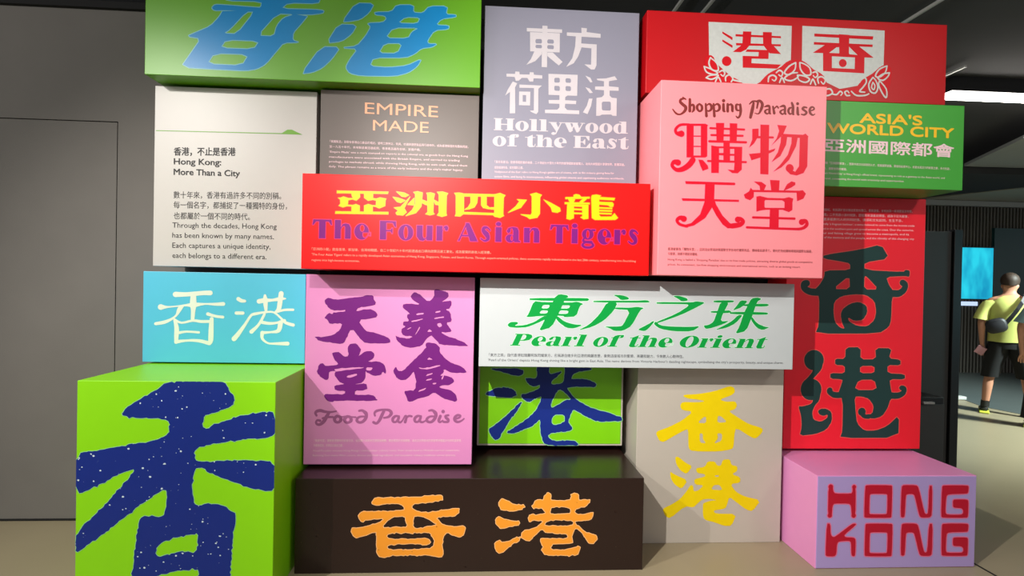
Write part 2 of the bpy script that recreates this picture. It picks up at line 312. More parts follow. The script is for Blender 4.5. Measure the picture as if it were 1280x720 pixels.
LAYERS = [
('topgreen','character','sky_ink',1,1,('pale_blue',0.00851),[('p',[(4471,4356),(6240,4414),(7367,4469),(9160,4497),(9047,4205),(7433,4169),(7084,3819),(8875,3868),(9356,3836),(9299,3693),(8552,3573),(6852,3553),(5666,3606),(4077,3602),(3580,3561),(3442,3692),(3602,3881),(4071,3885),(5661,3835),(6016,3828),(6067,4169),(4124,4123)]),('p',[(4816,4735),(8309,5032),(8313,4850),(7300,4769),(7189,4430),(6240,4383),(6410,4725),(4818,4615)]),('p',[(2181,2114),(2642,2345),(3393,2710),(3850,3242),(4047,3625),(8551,3597),(8116,3017),(7738,2574),(7718,2148),(8078,2054),(7244,2005),(6897,1565),(6320,813),(5852,521),(5264,407),(3969,415),(1896,452),(2375,1192),(2911,2027)]),('h',[(5253,3580),(5696,3601),(4779,2351),(4074,2361),(4392,2575)]),('h',[(6881,3567),(7805,3562),(7214,3340),(6867,2899),(6731,2317),(5842,2319)]),('h',[(4199,2023),(5967,2040),(5681,1574),(3915,1559)]),('h',[(3599,1274),(5422,1291),(5081,672),(3232,675)])]),
('topgreen','character','sky_ink',1,1,('pale_blue',0.00851),[('p',[(11067,4329),(12045,4343),(11787,3853),(11324,3457),(10788,3330),(10353,3276)]),('p',[(10155,3131),(11129,3142),(10872,2654),(10345,2222),(9544,2085)]),('p',[(9248,1869),(10252,1892),(9831,1249),(9308,718),(8780,460),(8217,369)]),('p',[(11700,3270),(11907,3075),(11616,2551),(11157,1985),(10320,1861),(11228,1852),(10772,1220),(10580,804),(10789,506),(11398,393),(13227,445),(13971,667),(14441,1029),(14670,1450),(13894,1041),(12876,897),(11858,924),(12049,1410),(13814,1483),(14287,1709),(14655,2033),(15236,2127),(15506,2311),(15025,2290),(14953,2459),(15349,3060),(16104,3149),(16133,3337),(15410,3338),(15711,3696),(16500,3836),(16496,3953),(15945,3947),(16037,4399),(15041,4351),(14709,3958),(14161,3966),(14185,4378),(13266,4334),(13004,3945),(12090,3881),(12127,3747),(12636,3723),(12742,3557),(12544,3343)]),('h',[(13758,3707),(14578,3711),(14416,3361),(13325,3345)]),('h',[(13093,3095),(14524,3146),(14120,2902),(13925,2530),(12666,2495)]),('h',[(12639,2220),(13624,2263),(13366,1684),(12314,1660)])]),
('pink','character','plum_ink',1,1,None,[('p',[(1003,8776),(1020,8941),(1237,9042),(1524,8931),(2997,9134),(3186,9215),(3616,9184),(3571,9019),(3716,8876),(3671,8662),(2766,8520),(2674,8324),(3387,8483),(3723,8344),(3821,8152),(3727,7985),(2775,7843),(3212,7270),(3499,7226),(4170,7044),(4507,6856),(4558,6614),(3221,6592),(2931,6829),(2447,7450),(2123,6719),(1983,6553),(1317,6609),(746,6696),(440,6933),(933,6893),(1501,7047),(1830,7294),(1968,7683),(1304,7623),(1187,7814),(977,7936),(1154,8152),(1248,8202),(1391,8156),(1485,8254),(2103,8285),(2101,8410),(1579,8333),(1245,8443)])]),
('pink','character','plum_ink',1,1,None,[('p',[(627,4958),(763,5442),(952,5493),(1096,5332),(1808,5410),(1566,5696),(1438,6032),(1561,6101),(1846,6087),(2087,5849),(2324,5901),(2271,6383),(2411,6569),(2744,6565),(2957,6298),(2922,6055),(2801,5860),(3226,6176),(3560,6191),(3705,6019),(3661,5777),(3282,5577),(3949,5636),(4238,5446),(4338,5157),(4311,4963),(4148,5058),(4055,4863),(3721,4829),(3337,4997),(3240,5093),(3245,4754),(3105,4462),(2630,4359),(3297,4416),(3367,4175),(3206,4028),(2682,4021),(2685,3779),(3638,3821),(3910,3534),(3834,3475),(1643,3476),(1454,3377),(1168,3499),(1051,3710),(1116,3855),(1401,3811),(2161,3821),(2159,4014),(1636,4026),(1585,4296),(2154,4352),(1820,4492),(1577,4924),(1670,5070),(1290,5064),(1267,4629),(1106,4579),(915,4721)]),('h',[(3238,5267),(3638,5292),(3526,5116),(3288,5113)]),('h',[(2196,4788),(2765,4970),(2814,4845),(2340,4693)]),('h',[(1526,5164),(1905,5237),(3142,5304),(3095,5245),(2192,5126),(1717,5051)])]),
('pink','character','plum_ink',1,1,None,[('p',[(5578,9203),(5815,9450),(6153,9263),(6543,8882),(6876,9180),(6842,9519),(6966,9619),(7594,9456),(7675,9195),(7216,8894),(7745,9002),(7842,8936),(7750,8564),(7462,8510),(7753,8369),(7856,7836),(7519,7781),(7862,7350),(7767,7251),(7237,7271),(7528,7081),(8497,6776),(8810,6489),(8307,6530),(7246,6561),(6953,6897),(6710,7087),(6472,6888),(6237,6496),(5711,6361),(5230,6460),(4891,6765),(4791,7054),(4936,6979),(5512,6872),(5799,6994),(5222,7062),(5105,7254),(5141,7448),(5360,7530),(5196,7643),(5194,7789),(5548,7844),(5401,8084),(5447,8211),(5591,8233),(5204,8517),(5153,8710),(5391,8811),(6160,8729),(5677,9011)]),('h',[(5927,8239),(6310,8314),(6311,8217),(5928,8161)]),('h',[(6934,8354),(7222,8437),(7204,8359),(6935,8296)]),('h',[(5644,7826),(6266,8002),(6286,7934),(5693,7768)]),('h',[(6891,8013),(7419,8140),(7420,8052),(6910,7965)]),('h',[(7020,7675),(7231,7776),(7329,7603),(7157,7503)]),('h',[(6658,7426),(6804,7283),(6516,7258)]),('h',[(5362,7404),(5696,7536),(5506,7358)]),('h',[(6080,7542),(6128,7485),(5940,7171),(5846,7053)])]),
('pink','character','plum_ink',1,1,None,[('p',[(6523,6695),(7004,6654),(7229,6415),(7202,6220),(7496,5836),(7934,5551),(8515,5365),(8761,5027),(7844,5043),(7455,5252),(7477,5058),(7220,4859),(7556,4913),(7992,4725),(8043,4531),(7756,4332),(7419,4376),(7180,4227),(7856,4090),(8148,3851),(8230,3512),(8057,3461),(7428,3647),(6942,3981),(6609,3734),(6130,3630),(5844,3481),(5557,3429),(5457,3719),(5339,3960),(5405,4038),(5932,4065),(5973,4647),(5873,4937),(5823,5131),(5493,4641),(5062,4615),(4771,4921),(4720,5163),(4861,5359),(4960,5118),(5247,5122),(5720,5614),(6479,6354),(6428,6596)]),('h',[(6678,5872),(6872,5748),(6535,5743)]),('h',[(6060,5328),(6397,5275),(7212,5462),(7261,5395),(6590,5210),(6205,5233)]),('h',[(6498,4898),(6833,5029),(6862,4971),(6499,4820)]),('h',[(6501,4635),(6808,4727),(6809,4659),(6483,4577)]),('h',[(6840,4446),(7080,4488),(7033,4419),(6870,4388)]),('h',[(7319,4666),(7459,5009),(7517,4961),(7396,4667)]),('h',[(6077,4018),(6554,4238),(6412,4071),(6126,3970)])]),
('pink','heading','mauve_ink',1,0,None,[('l',[(668,2658,115),(608,2777,135),(666,2882,154),(870,2929,173),(1091,2872,154),(1385,2846,115),(1715,2895,77)]),('l',[(1348,2845,135),(1205,2612,192),(1061,2349,192),(880,2183,154),(719,2181,135),(644,2285,115),(716,2405,115),(863,2377,135)]),('l',[(986,2513,96),(1242,2575,115),(1535,2579,115)]),('l',[(1755,2641,154),(1625,2505,173),(1671,2341,154),(1833,2298,135),(1964,2419,173),(1918,2583,154),(1755,2641,135),(2013,2599,77),(2197,2616,96)]),('l',[(2307,2618,154),(2162,2482,173),(2215,2318,154),(2378,2290,135),(2509,2403,173),(2462,2575,154),(2307,2618,135),(2528,2590,77),(2749,2578,96)]),('l',[(3263,2749,96),(3113,2941,135),(2929,2924,115)]),('l',[(3113,2941,135),(3299,2809,173),(3302,2562,173),(3158,2358,154),(2974,2296,135),(2826,2370,154),(2846,2519,135),(3007,2611,115),(3228,2614,96)])]),
('pink','heading','mauve_ink',1,0,None,[('l',[(3712,2305,154),(3860,2247,135),(4006,2383,154),(4150,2684,173),(4258,2925,154)]),('l',[(3781,2665,96),(3757,2814,115),(3888,2936,135),(4257,3000,115),(4553,2959,154),(4659,2803,173),(4521,2614,135),(4263,2551,96)]),('l',[(5075,2635,96),(4890,2648,135),(4744,2511,154),(4768,2347,135),(4916,2334,115),(5040,2485,135),(5075,2635,115),(5019,2395,135),(5154,2306,115),(5285,2435,77)]),('l',[(5285,2435,77),(5409,2662,96),(5483,2610,115),(5413,2324,154)]),('l',[(5411,2474,77),(5594,2656,115),(5757,2643,115)]),('l',[(6262,2649,96),(6076,2662,135),(5930,2525,154),(5954,2360,135),(6103,2347,115),(6227,2499,135),(6262,2649,115),(6206,2408,135),(6341,2320,115),(6525,2412,77)]),('l',[(7004,2793,96),(6890,2972,135),(6704,2955,115)]),('l',[(6890,2972,135),(7063,2831,173),(7044,2583,173),(6897,2379,154),(6727,2324,135),(6585,2413,154),(6620,2548,135),(6782,2640,115),(6968,2642,96)]),('l',[(7318,2662,154),(7232,2420,154),(7307,2331,115),(7455,2423,77)]),('c',[(7464,2911,96)]),('l',[(7749,2712,115),(7601,2665,135),(7640,2560,154),(7753,2464,154),(7717,2350,135),(7493,2348,115)]),('l',[(8125,2505,96),(8348,2583,115),(8406,2689,115),(8256,2718,135),(8109,2596,154),(8111,2430,154),(8276,2342,135),(8484,2419,96),(8610,2526,77)])]),
('blue','character','cream_ink',1,0,None,[('l',[(1734,3764,297),(2223,3773,243),(2656,3809,243),(3250,3875,243),(3602,3882,270)]),('l',[(2694,3754,297),(2693,3197,351),(2697,2918,243),(2668,2359,189)]),('l',[(957,3052,324),(1310,3059,108),(1853,3114,81),(2340,3179,135),(2720,3197,270),(3315,3264,97),(3857,3258,162),(4316,3283,216)]),('l',[(2151,3120,108),(1964,2960,243),(1806,2622,119),(1537,2393,135),(1159,2217,189),(697,2124,173)]),('l',[(3487,2710,189),(3869,2595,151),(4303,2547,162)]),('l',[(1701,2368,135),(2084,2197,119),(2680,2331,135),(3115,2284,162),(3549,2293,162),(3712,2268,162)]),('l',[(1701,2340,135),(1816,1951,243),(1813,1446,243),(1801,1109,189)]),('l',[(3698,2435,216),(3677,1820,270),(3665,1260,270),(3598,1062,189)]),('l',[(1801,1137,216),(2263,1203,135),(2698,1229,151),(3133,1193,189),(3570,1078,216)]),('l',[(1984,1646,162),(2364,1710,119),(3016,1678,135)])]),
('blue','character','cream_ink',1,0,None,[('l',[(5121,3577,216),(5285,3480,205),(5475,3461,162)]),('l',[(5029,2785,189),(5380,2791,189)]),('l',[(4922,1341,270),(5134,1598,243),(5502,2136,162),(5816,2644,135),(6030,2748,162),(6567,2853,119),(7053,2863,108),(7437,2564,119),(7713,2291,162),(8147,2160,183)]),('l',[(6257,3459,270),(6552,3520,243),(6983,3539,151),(7412,3619,216),(7708,3636,65)]),('l',[(6573,3798,135),(6596,3493,270),(6648,2883,135)]),('l',[(7459,3925,270),(7413,3564,270),(7344,3063,243),(7160,2865,135)]),('l',[(7267,2895,135),(7642,3002,135),(8126,3022,135)]),('l',[(6569,2770,135),(6415,2433,151),(6206,2094,151),(5862,1752,227)]),('l',[(6418,2293,189),(6851,2229,162),(7282,2283,135),(7656,2401,189)]),('l',[(7444,2286,270),(7346,1838,227),(6916,1745,119),(6458,1708,189)]),('l',[(6458,1708,216),(6465,1373,151),(6768,1128,108),(7147,1107,135),(7849,1111,227)])]),
('black','character','amber_ink',1,1,('peach',0.00747),[('p',[(3862,3688),(4052,3895),(4719,3877),(5438,3890),(6260,3914),(6980,3989),(7444,4024),(7460,3763),(6833,3651),(6061,3602),(5899,3499),(5923,3343),(6123,3134),(6896,3141),(7359,3206),(8132,3307),(8329,3254),(8292,3046),(7934,2891),(7108,2895),(7373,2556),(7686,2398),(8204,2343),(8617,2403),(8657,2236),(8574,1976),(8370,1847),(8084,1927),(7718,2111),(7518,1826),(7477,1358),(7535,1046),(7437,813),(6946,904),(6019,911),(5095,933),(4584,833),(4277,835),(4171,1017),(4155,2105),(3838,2107),(3383,1903),(3129,1842),(2922,1957),(2840,2164),(2887,2345),(3169,2318),(3677,2445),(4135,2546),(4464,2716),(4384,2830),(3873,2807),(3567,2756),(3391,2628),(3205,2913),(3303,3120),(3506,3187),(4530,3167),(5248,3190),(5596,3266),(5341,3605),(4777,3607),(4112,3516),(3906,3559)]),('h',[(4895,2906),(5563,2918),(5609,2668),(5728,2434),(5576,2347),(4498,2337),(4420,2389),(4593,2673)]),('h',[(5974,2900),(6282,2951),(6749,2793),(7167,2557),(7143,2453),(6605,2325),(6040,2276),(5943,2459)]),('h',[(4709,2076),(6816,2080),(6923,1934),(7029,1777),(7067,1257),(6116,1185),(4730,1179),(4650,1325),(4774,1480),(5287,1502),(6005,1524),(6625,1442),(6854,1544),(6867,1674),(6720,1779),(6104,1731),(4768,1749),(4611,1895)])]),
('black','character','amber_ink',1,1,('peach',0.00747),[('p',[(10406,3638),(10559,3820),(10822,3688),(11190,3520),(11765,3449),(11482,3215),(11040,3175),(10545,3245),(10411,3429)]),('p',[(10243,2750),(10422,2880),(10738,2695),(11416,2640),(11496,2535),(11368,2441),(10539,2252),(10328,2410),(10246,2593)]),('p',[(10232,1523),(10422,1642),(10606,1521),(10969,1597),(11329,1793),(11476,1750),(11437,1594),(11025,1361),(10514,947),(10304,1079),(10237,1288)]),('p',[(12155,3474),(12333,3735),(12726,3708),(12798,3996),(12953,4126),(13101,4021),(13107,3732),(13275,3690),(14114,3687),(14189,3886),(14186,4044),(14342,4096),(14501,4016),(14559,3727),(14744,3700),(15137,3762),(15141,3567),(14960,3384),(14619,3359),(14385,3229),(14362,3045),(14601,2928),(15020,2979),(15307,3078),(15337,2909),(15236,2699),(14816,2633),(14501,2651),(14398,2546),(14453,2441),(14638,2335),(14879,2097),(15198,1912),(15593,1841),(15571,1621),(15417,1454),(15206,1455),(15046,1624),(14775,2045),(14562,2230),(14404,2231),(14277,1996),(14230,1734),(14313,1524),(14104,1446),(13267,1452),(13113,1269),(13169,1101),(13797,1081),(14319,1183),(14684,1311),(14699,1049),(14483,815),(12860,852),(12711,1010),(12746,1324),(12610,1639),(12712,1743),(13053,1678),(13995,1693),(14060,1840),(13937,1971),(12889,2030),(12624,2215),(12419,2059),(12062,1616),(11827,1617),(11615,1791),(11459,1782),(11614,1838),(11662,2063),(11790,2167),(12207,2217),(12568,2424),(12773,2633),(12563,2697),(12197,2688),(12017,2584),(11935,2742),(12035,2951),(12819,2973),(12815,3131),(12707,3314),(12393,3342),(12237,3290)]),('h',[(13125,3339),(13281,3406),(14068,3351),(14192,3177),(14154,2983),(13132,2988),(13035,3130)]),('h',[(12827,2554),(13033,2694),(14133,2679),(14356,2546),(14244,2374),(13145,2343),(12778,2397)])]),
('cube','character','navy_ink',1,2,('mint',0.00502),[('p',[(4036,10215),(6527,10232),(6719,9885),(7037,9434),(6954,9110),(6359,8809),(5612,8650),(5596,8004),(5993,8135),(6986,8529),(7983,8767),(8909,8799),(8925,7607),(7500,7522),(6004,7295),(5259,7097),(5242,6451),(6264,6520),(7262,6550),(8940,6531),(8960,5027),(7780,5231),(6399,5744),(5394,6258),(5211,5998),(5186,5028),(5294,4408),(6165,4540),(6792,4321),(7197,3934),(7082,3221),(6974,1925),(6938,823),(2540,824),(2531,1534),(2678,2697),(2813,3794),(3121,4015),(3931,3887),(4045,4637),(4012,5283),(2928,4505),(1823,3599),(596,2629),(7,2229),(-4,3157),(1071,4242),(2048,5405),(2721,6182),(1918,5921),(934,5337),(-26,4922),(-49,6827),(1161,7052),(2645,7304),(3388,7411),(4068,7737),(4148,8254),(3872,8485),(2010,8500),(1981,8822),(2743,9342),(3482,9798)]),('h',[(3635,2698),(5372,3153),(5462,2959),(5421,2247),(4822,2337),(3582,1987)]),('h',[(3654,1211),(5518,1536),(5525,992),(3656,992)])]),
('gang','character','navy_ink',1,2,('mint',0.00779),[('p',[(675,4656),(1569,4665),(2694,4638),(2737,4375),(2552,4223),(2100,4256),(1274,4474)]),('p',[(442,3121),(846,3385),(1365,3538),(1889,3503),(2230,3317),(2347,3092),(2051,2887),(1301,2937),(554,3046)]),('p',[(665,945),(1033,1245),(1696,1772),(2729,2792),(2477,2225),(1927,1470),(1563,867),(1346,415),(1124,326),(896,530)]),('p',[(3479,5022),(4275,5031),(4290,4275),(5009,4546),(5049,4433),(4449,3973),(4416,3708),(5139,3788),(5244,4282),(5189,5041),(5725,5046),(5655,4757),(6887,4754),(6890,4639),(5815,4439),(5594,4019),(6285,4078),(6749,4028),(7220,3764),(7108,3572),(6450,3606),(5451,3562),(5415,3448),(5888,2879),(6474,2537),(7100,2233),(7881,2080),(8433,1850),(8827,1773),(8834,1503),(8051,1504),(7351,1466),(6959,1619),(6333,1925),(5825,2230),(5640,1925),(5497,1429),(5812,1085),(5662,894),(4286,745),(4330,479),(4678,287),(5597,336),(5984,281),(6221,11),(4111,23),(3912,404),(3809,1013),(3811,1658),(3440,1241),(2915,1015),(2316,751),(1752,753),(1937,941),(2681,1394),(3277,1848),(3719,2454),(3898,3023),(3559,2908),(3110,2604),(2653,2867),(2610,3131),(3024,3170),(3737,3476),(3770,3703),(3394,3588),(3089,3699),(2856,4037),(2930,4113),(3612,4042)]),('h',[(4843,3369),(5071,3408),(5697,2840),(5314,2801),(4862,2457),(4445,2304),(4477,2608),(4695,3140)]),('h',[(4530,1886),(5295,1887),(5305,1429),(4506,1202)])]),
('grey','character','yellow_ink',1,1,None,[('p',[(2712,8625),(2777,8723),(3569,8761),(4560,8931),(5485,9261),(5753,9167),(5824,8909),(5628,8713),(4901,8449),(5302,8323),(5834,8359),(5972,8133),(5844,7873),(5445,7773),(6121,7355),(6663,7032),(7542,6776),(7547,6547),(7152,6153),(6881,6217),(5931,6800),(5838,6376),(5817,5722),(5720,5526),(4952,5392),(3751,5389),(3184,5453),(3080,5713),(3054,6689),(2869,6655),(2211,6295),(1619,5936),(1354,6000),(1139,6420),(1216,6582),(1874,6812),(2663,7205),(3319,7727),(2656,7819),(2534,8044),(2650,8303),(3576,8278),(4039,8346),(3574,8439),(2978,8499)]),('h',[(3593,7081),(4085,7505),(4125,7051)]),('h',[(4817,7477),(4984,7478),(5390,7123),(4790,7087)]),('h',[(3748,6464),(3935,6433),(3940,6107),(4143,5880),(3776,5911)]),('h',[(4801,6469),(5102,6438),(5076,6014),(4611,5849),(4872,6176)])]),
('grey','character','yellow_ink',1,1,None,[('p',[(2308,5059),(2490,5095),(2934,4737),(3362,4521),(3016,4052),(2647,4268),(2386,4628)]),('p',[(2025,4231),(2283,4052),(3109,3691),(2733,3170),(2290,3474),(2066,3835)]),('p',[(3561,4413),(4111,4486),(4253,4811),(4695,4812),(4846,4560),(5067,4560),(5172,4921),(5614,4937),(5694,4597),(6065,4525),(6071,4236),(5741,4054),(6263,3873),(6255,3546),(5678,3474),(5983,3037),(6508,2745),(7541,2510),(7048,1853),(6673,1941),(6069,2381),(5618,2710),(5514,2309),(5408,2018),(4668,1910),(4820,1727),(6082,1709),(5798,992),(5352,993),(4754,1215),(4159,1364),(4044,1656),(4034,2312),(4143,2385),(4511,2501),(4881,2515),(4435,2603),(3993,2567),(3702,2313),(3483,2095),(2967,2169),(2092,1458),(1797,1590),(1609,2027),(2157,2280),(2667,2605),(3029,3040),(3281,3438),(3429,3366),(3470,3039),(3764,3112),(4054,3402),(3538,3438),(3460,3763),(4120,3908),(4118,4053),(3639,4125)]),('h',[(4501,3148),(4681,3416),(5013,3416),(5203,3111)]),('h',[(4708,3981),(4966,3996),(4931,3894),(4746,3909)])]),
('redvert','character','bottle_ink',1,1,('coral',0.00814),[('p',[(2290,11913),(4628,12300),(5960,12655),(6512,11788),(4925,11514),(4936,11054),(7447,10975),(7583,11113),(7864,11077),(7847,10676),(7547,10729),(6338,10655),(6538,10146),(7020,9537),(6744,9395),(6735,8012),(6607,7561),(5965,7142),(1890,7079),(2109,7618),(2097,9435),(1748,9425),(1741,9734),(2101,10098),(2366,10548),(2403,10973),(4013,11025),(4003,11440),(3355,11551),(2295,11693)]),('l',[(6738,9636,460),(7203,9650,423),(7523,9909,386),(7590,10196,368),(7418,10307,404)]),('l',[(2294,9645,478),(1560,9640,423),(1143,9848,404),(1110,10112,404),(1274,10161,423)]),('h',[(3975,10687),(4041,9848),(2934,9832)]),('h',[(4946,10674),(5085,10652),(5894,9860),(4939,9848)]),('h',[(3012,8442),(3044,9064),(3497,9415),(4326,9546),(5067,9524),(5634,9140),(5762,8520),(5664,7982),(5209,7568),(4559,7595),(4043,7849),(3944,8113),(4366,7902),(4921,7962),(5188,8415),(5130,8858),(4615,9093),(4062,8961),(3608,8637),(3478,8278),(3583,7747),(3776,7396),(3450,7476),(3119,7823)])]),
('redvert','character','bottle_ink',1,1,('coral',0.00814),[('c',[(1852,5455,625)]),('c',[(1715,3647,662)]),('p',[(2437,5291),(2353,4887),(1993,4476),(1767,4248),(2232,4106),(2380,3679),(1040,3740),(1171,4100),(1488,4376),(1802,4785),(1751,5007)]),('p',[(925,2619),(1202,2597),(1799,2771),(1882,3176),(2338,3499),(2257,2959),(1986,2685),(1810,2232),(1912,1785),(2378,1659),(2791,1891),(2813,2117),(2556,2022),(2276,2107),(2178,2329),(2361,2468),(2731,2475),(3061,2257),(3101,1717),(2760,1170),(2024,887),(1054,798),(1182,1322),(1121,2040)]),('p',[(3849,6263),(4823,6288),(4814,5526),(5820,5551),(5755,6248),(6829,6248),(6640,5615),(7410,5544),(7420,5184),(6576,5209),(6590,4688),(7716,4650),(7725,4317),(6740,4331),(6799,3864),(6904,3460),(7193,3195),(6820,3097),(6648,2506),(6286,2002),(5728,1856),(5210,1982),(5254,2118),(5673,2171),(5754,2670),(5415,3114),(4945,3239),(4498,3230),(4596,2286),(4707,1566),(5185,1123),(5934,1136),(6677,1421),(7410,2114),(7402,690),(3628,662),(3785,1098),(3756,3125),(3365,3162),(3669,4066),(3710,4291),(2921,4318),(2913,4676),(3841,4652),(3829,5145),(3207,5175),(3199,5559),(3848,5548)]),('l',[(6908,3307,404),(7330,3316,386),(7654,3503,331),(7685,3747,312),(7524,3789,312)]),('l',[(3686,3330,386),(3222,3320,368),(2912,3493,331),(2910,3601,368)]),('c',[(4997,2294,248)]),('l',[(4998,2249,404),(5162,2026,276),(5444,1986,276)]),('h',[(4806,5123),(5737,5145),(5748,4696),(4817,4675)]),('h',[(4734,4269),(5759,4291),(5944,3647),(4470,3634)])]),
('purple','letter','crimson_ink',1,1,('pink_edge',0.01089),[('p',[(612,4509),(848,4507),(891,4195),(1001,4070),(1899,4062),(1968,4186),(1947,4498),(2141,4497),(2164,2832),(1962,2834),(1899,3424),(1767,3529),(977,3537),(872,3434),(835,2846),(620,2848)]),('c',[(742,4439,130)]),('c',[(2049,4428,109)]),('c',[(726,2896,123)]),('c',[(2062,2882,123)])]),
('purple','letter','crimson_ink',1,1,('pink_edge',0.01089),[('p',[(2753,4527),(4126,4516),(4200,4445),(4200,2810),(4129,2741),(2734,2756),(2646,2827),(2668,4444)]),('h',[(3016,4052),(3869,4045),(3943,3961),(3943,3001),(3872,2932),(3004,2941),(2931,3011),(2931,3970)])]),
('purple','letter','crimson_ink',1,1,('pink_edge',0.01089),[('p',[(4722,4441),(4851,4524),(5541,4518),(5689,4399),(6047,3035),(6159,2915),(6281,2998),(6291,4484),(6474,4483),(6488,2891),(6381,2752),(5872,2744),(5759,2898),(5481,3947),(5370,4032),(5079,4034),(4972,3952),(4947,2802),(4832,2755),(4708,2805)])]),
('purple','letter','crimson_ink',1,1,('pink_edge',0.01089),[('p',[(7108,4506),(8485,4495),(8560,4410),(8538,4095),(8451,4040),(7412,4014),(7283,3896),(7251,3023),(7364,2896),(8169,2887),(8277,2977),(8273,3138),(8161,3251),(7758,3276),(7683,3347),(7675,3669),(7762,3731),(8480,3724),(8570,3640),(8567,2799),(8488,2716),(7112,2731),(7015,2815),(7023,4409)])]),
('purple','letter','crimson_ink',1,1,('pink_edge',0.01089),[('p',[(571,2454),(772,2452),(799,1877),(909,1737),(1053,1736),(1971,2418),(2151,2451),(2224,2380),(1553,1833),(1628,1708),(2095,1688),(2213,1583),(2210,729),(2118,661),(1987,732),(1958,1412),(1847,1518),(1273,1490),(1169,1353),(1145,799),(1040,676),(624,682),(536,773)])]),
('purple','letter','crimson_ink',1,1,('pink_edge',0.01089),[('p',[(2799,2443),(4187,2428),(4275,2357),(4269,701),(4190,646),(2803,665),(2722,736),(2729,2361)]),('h',[(3077,1968),(3930,1958),(4004,1873),(4004,885),(3933,817),(3066,829),(2992,899),(2992,1885)])]),
('purple','letter','crimson_ink',1,1,('pink_edge',0.01089),[('p',[(4768,2352),(4897,2434),(5588,2426),(5736,2306),(6065,941),(6170,821),(6284,903),(6338,2404),(6550,2401),(6557,760),(6443,643),(5955,650),(5821,777),(5528,1855),(5417,1940),(5126,1943),(5033,1861),(5008,732),(4901,664),(4769,722)])]),
('purple','letter','crimson_ink',1,1,('pink_edge',0.01089),[('p',[(7155,2416),(8532,2400),(8608,2308),(8585,1993),(8498,1945),(7473,1929),(7351,1819),(7335,924),(7425,811),(8231,800),(8347,876),(8343,1051),(8223,1157),(7812,1177),(7737,1248),(7730,1584),(7816,1652),(8527,1644),(8603,1559),(8600,711),(8528,628),(7180,647),(7091,725),(7070,2312)])]),
('topred','plate','silver',1,0,None,[('p',[(3580,4188),(8502,4185),(8495,2002),(7927,1555),(7168,1149),(6133,547),(5077,1058),(4499,1493),(3654,2236)])]),
('topred','plate','silver',1,0,None,[('p',[(9134,4220),(14113,4180),(14099,2120),(13457,1517),(12569,908),(11478,673),(10476,1104),(9871,1643),(9157,1986)])]),
('topred','character','scarlet_ink',2,0,None,[('p',[(4391,3681),(5011,3364),(4997,3197),(4394,3561)]),('p',[(4404,3221),(5024,2902),(5010,2754),(4407,3101)]),('c',[(4692,1991,282)]),('p',[(5176,3557),(7871,3561),(7874,3449),(5180,3428)]),('p',[(5209,3050),(7884,3095),(7867,2982),(5232,2913)]),('p',[(5616,3738),(6110,3746),(6082,3049),(5835,2712),(5508,2538),(5035,2533),(5590,2977)]),('p',[(6788,3755),(7325,3766),(7324,3113),(7899,2535),(7225,2549),(6828,2994)]),('p',[(5882,2714),(7171,2732),(7157,2219),(6163,2200),(6151,1939),(7916,1928),(7682,1684),(5646,1656),(5627,2331),(6560,2349),(6572,2591),(5791,2571)])]),
('topred','character','scarlet_ink',2,0,None,[('p',[(9860,3808),(13424,3808),(13399,3616),(9865,3639)]),('p',[(11340,3840),(11968,3826),(11970,2687),(11392,2706)]),('p',[(9844,3318),(13407,3330),(13391,3186),(9848,3167)]),('p',[(10662,3284),(11455,3278),(11410,3133),(10777,2704),(9793,2694),(10372,3081)]),('p',[(11903,3272),(12504,3236),(13479,2569),(12624,2557),(11956,3161)]),('p',[(10411,2752),(12920,2733),(12930,1637),(10441,1668)]),('h',[(10950,2542),(12344,2534),(12342,1868),(10969,1862)]),('c',[(11615,2176,233)]),('h',[(11213,3076),(11361,3083),(11381,2734),(10777,2732)]),('h',[(11988,3115),(12500,2684),(11999,2707)])]),
('topred','border','scarlet_ink',2.5,0,None,[('l',[(3689,2008,583),(3844,1464,680),(4231,1021,680),(4988,869,486),(5463,751,292)]),('l',[(6890,811,389),(7360,1157,583),(8123,1471,778),(8499,1862,680),(9082,1889,680),(9681,1446,680),(10277,1189,583),(10585,731,292)]),('l',[(10491,585,292),(11485,436,389),(12477,618,389),(13068,1024,680),(13664,1335,778),(14259,1840,680),(14186,783,583)])]),
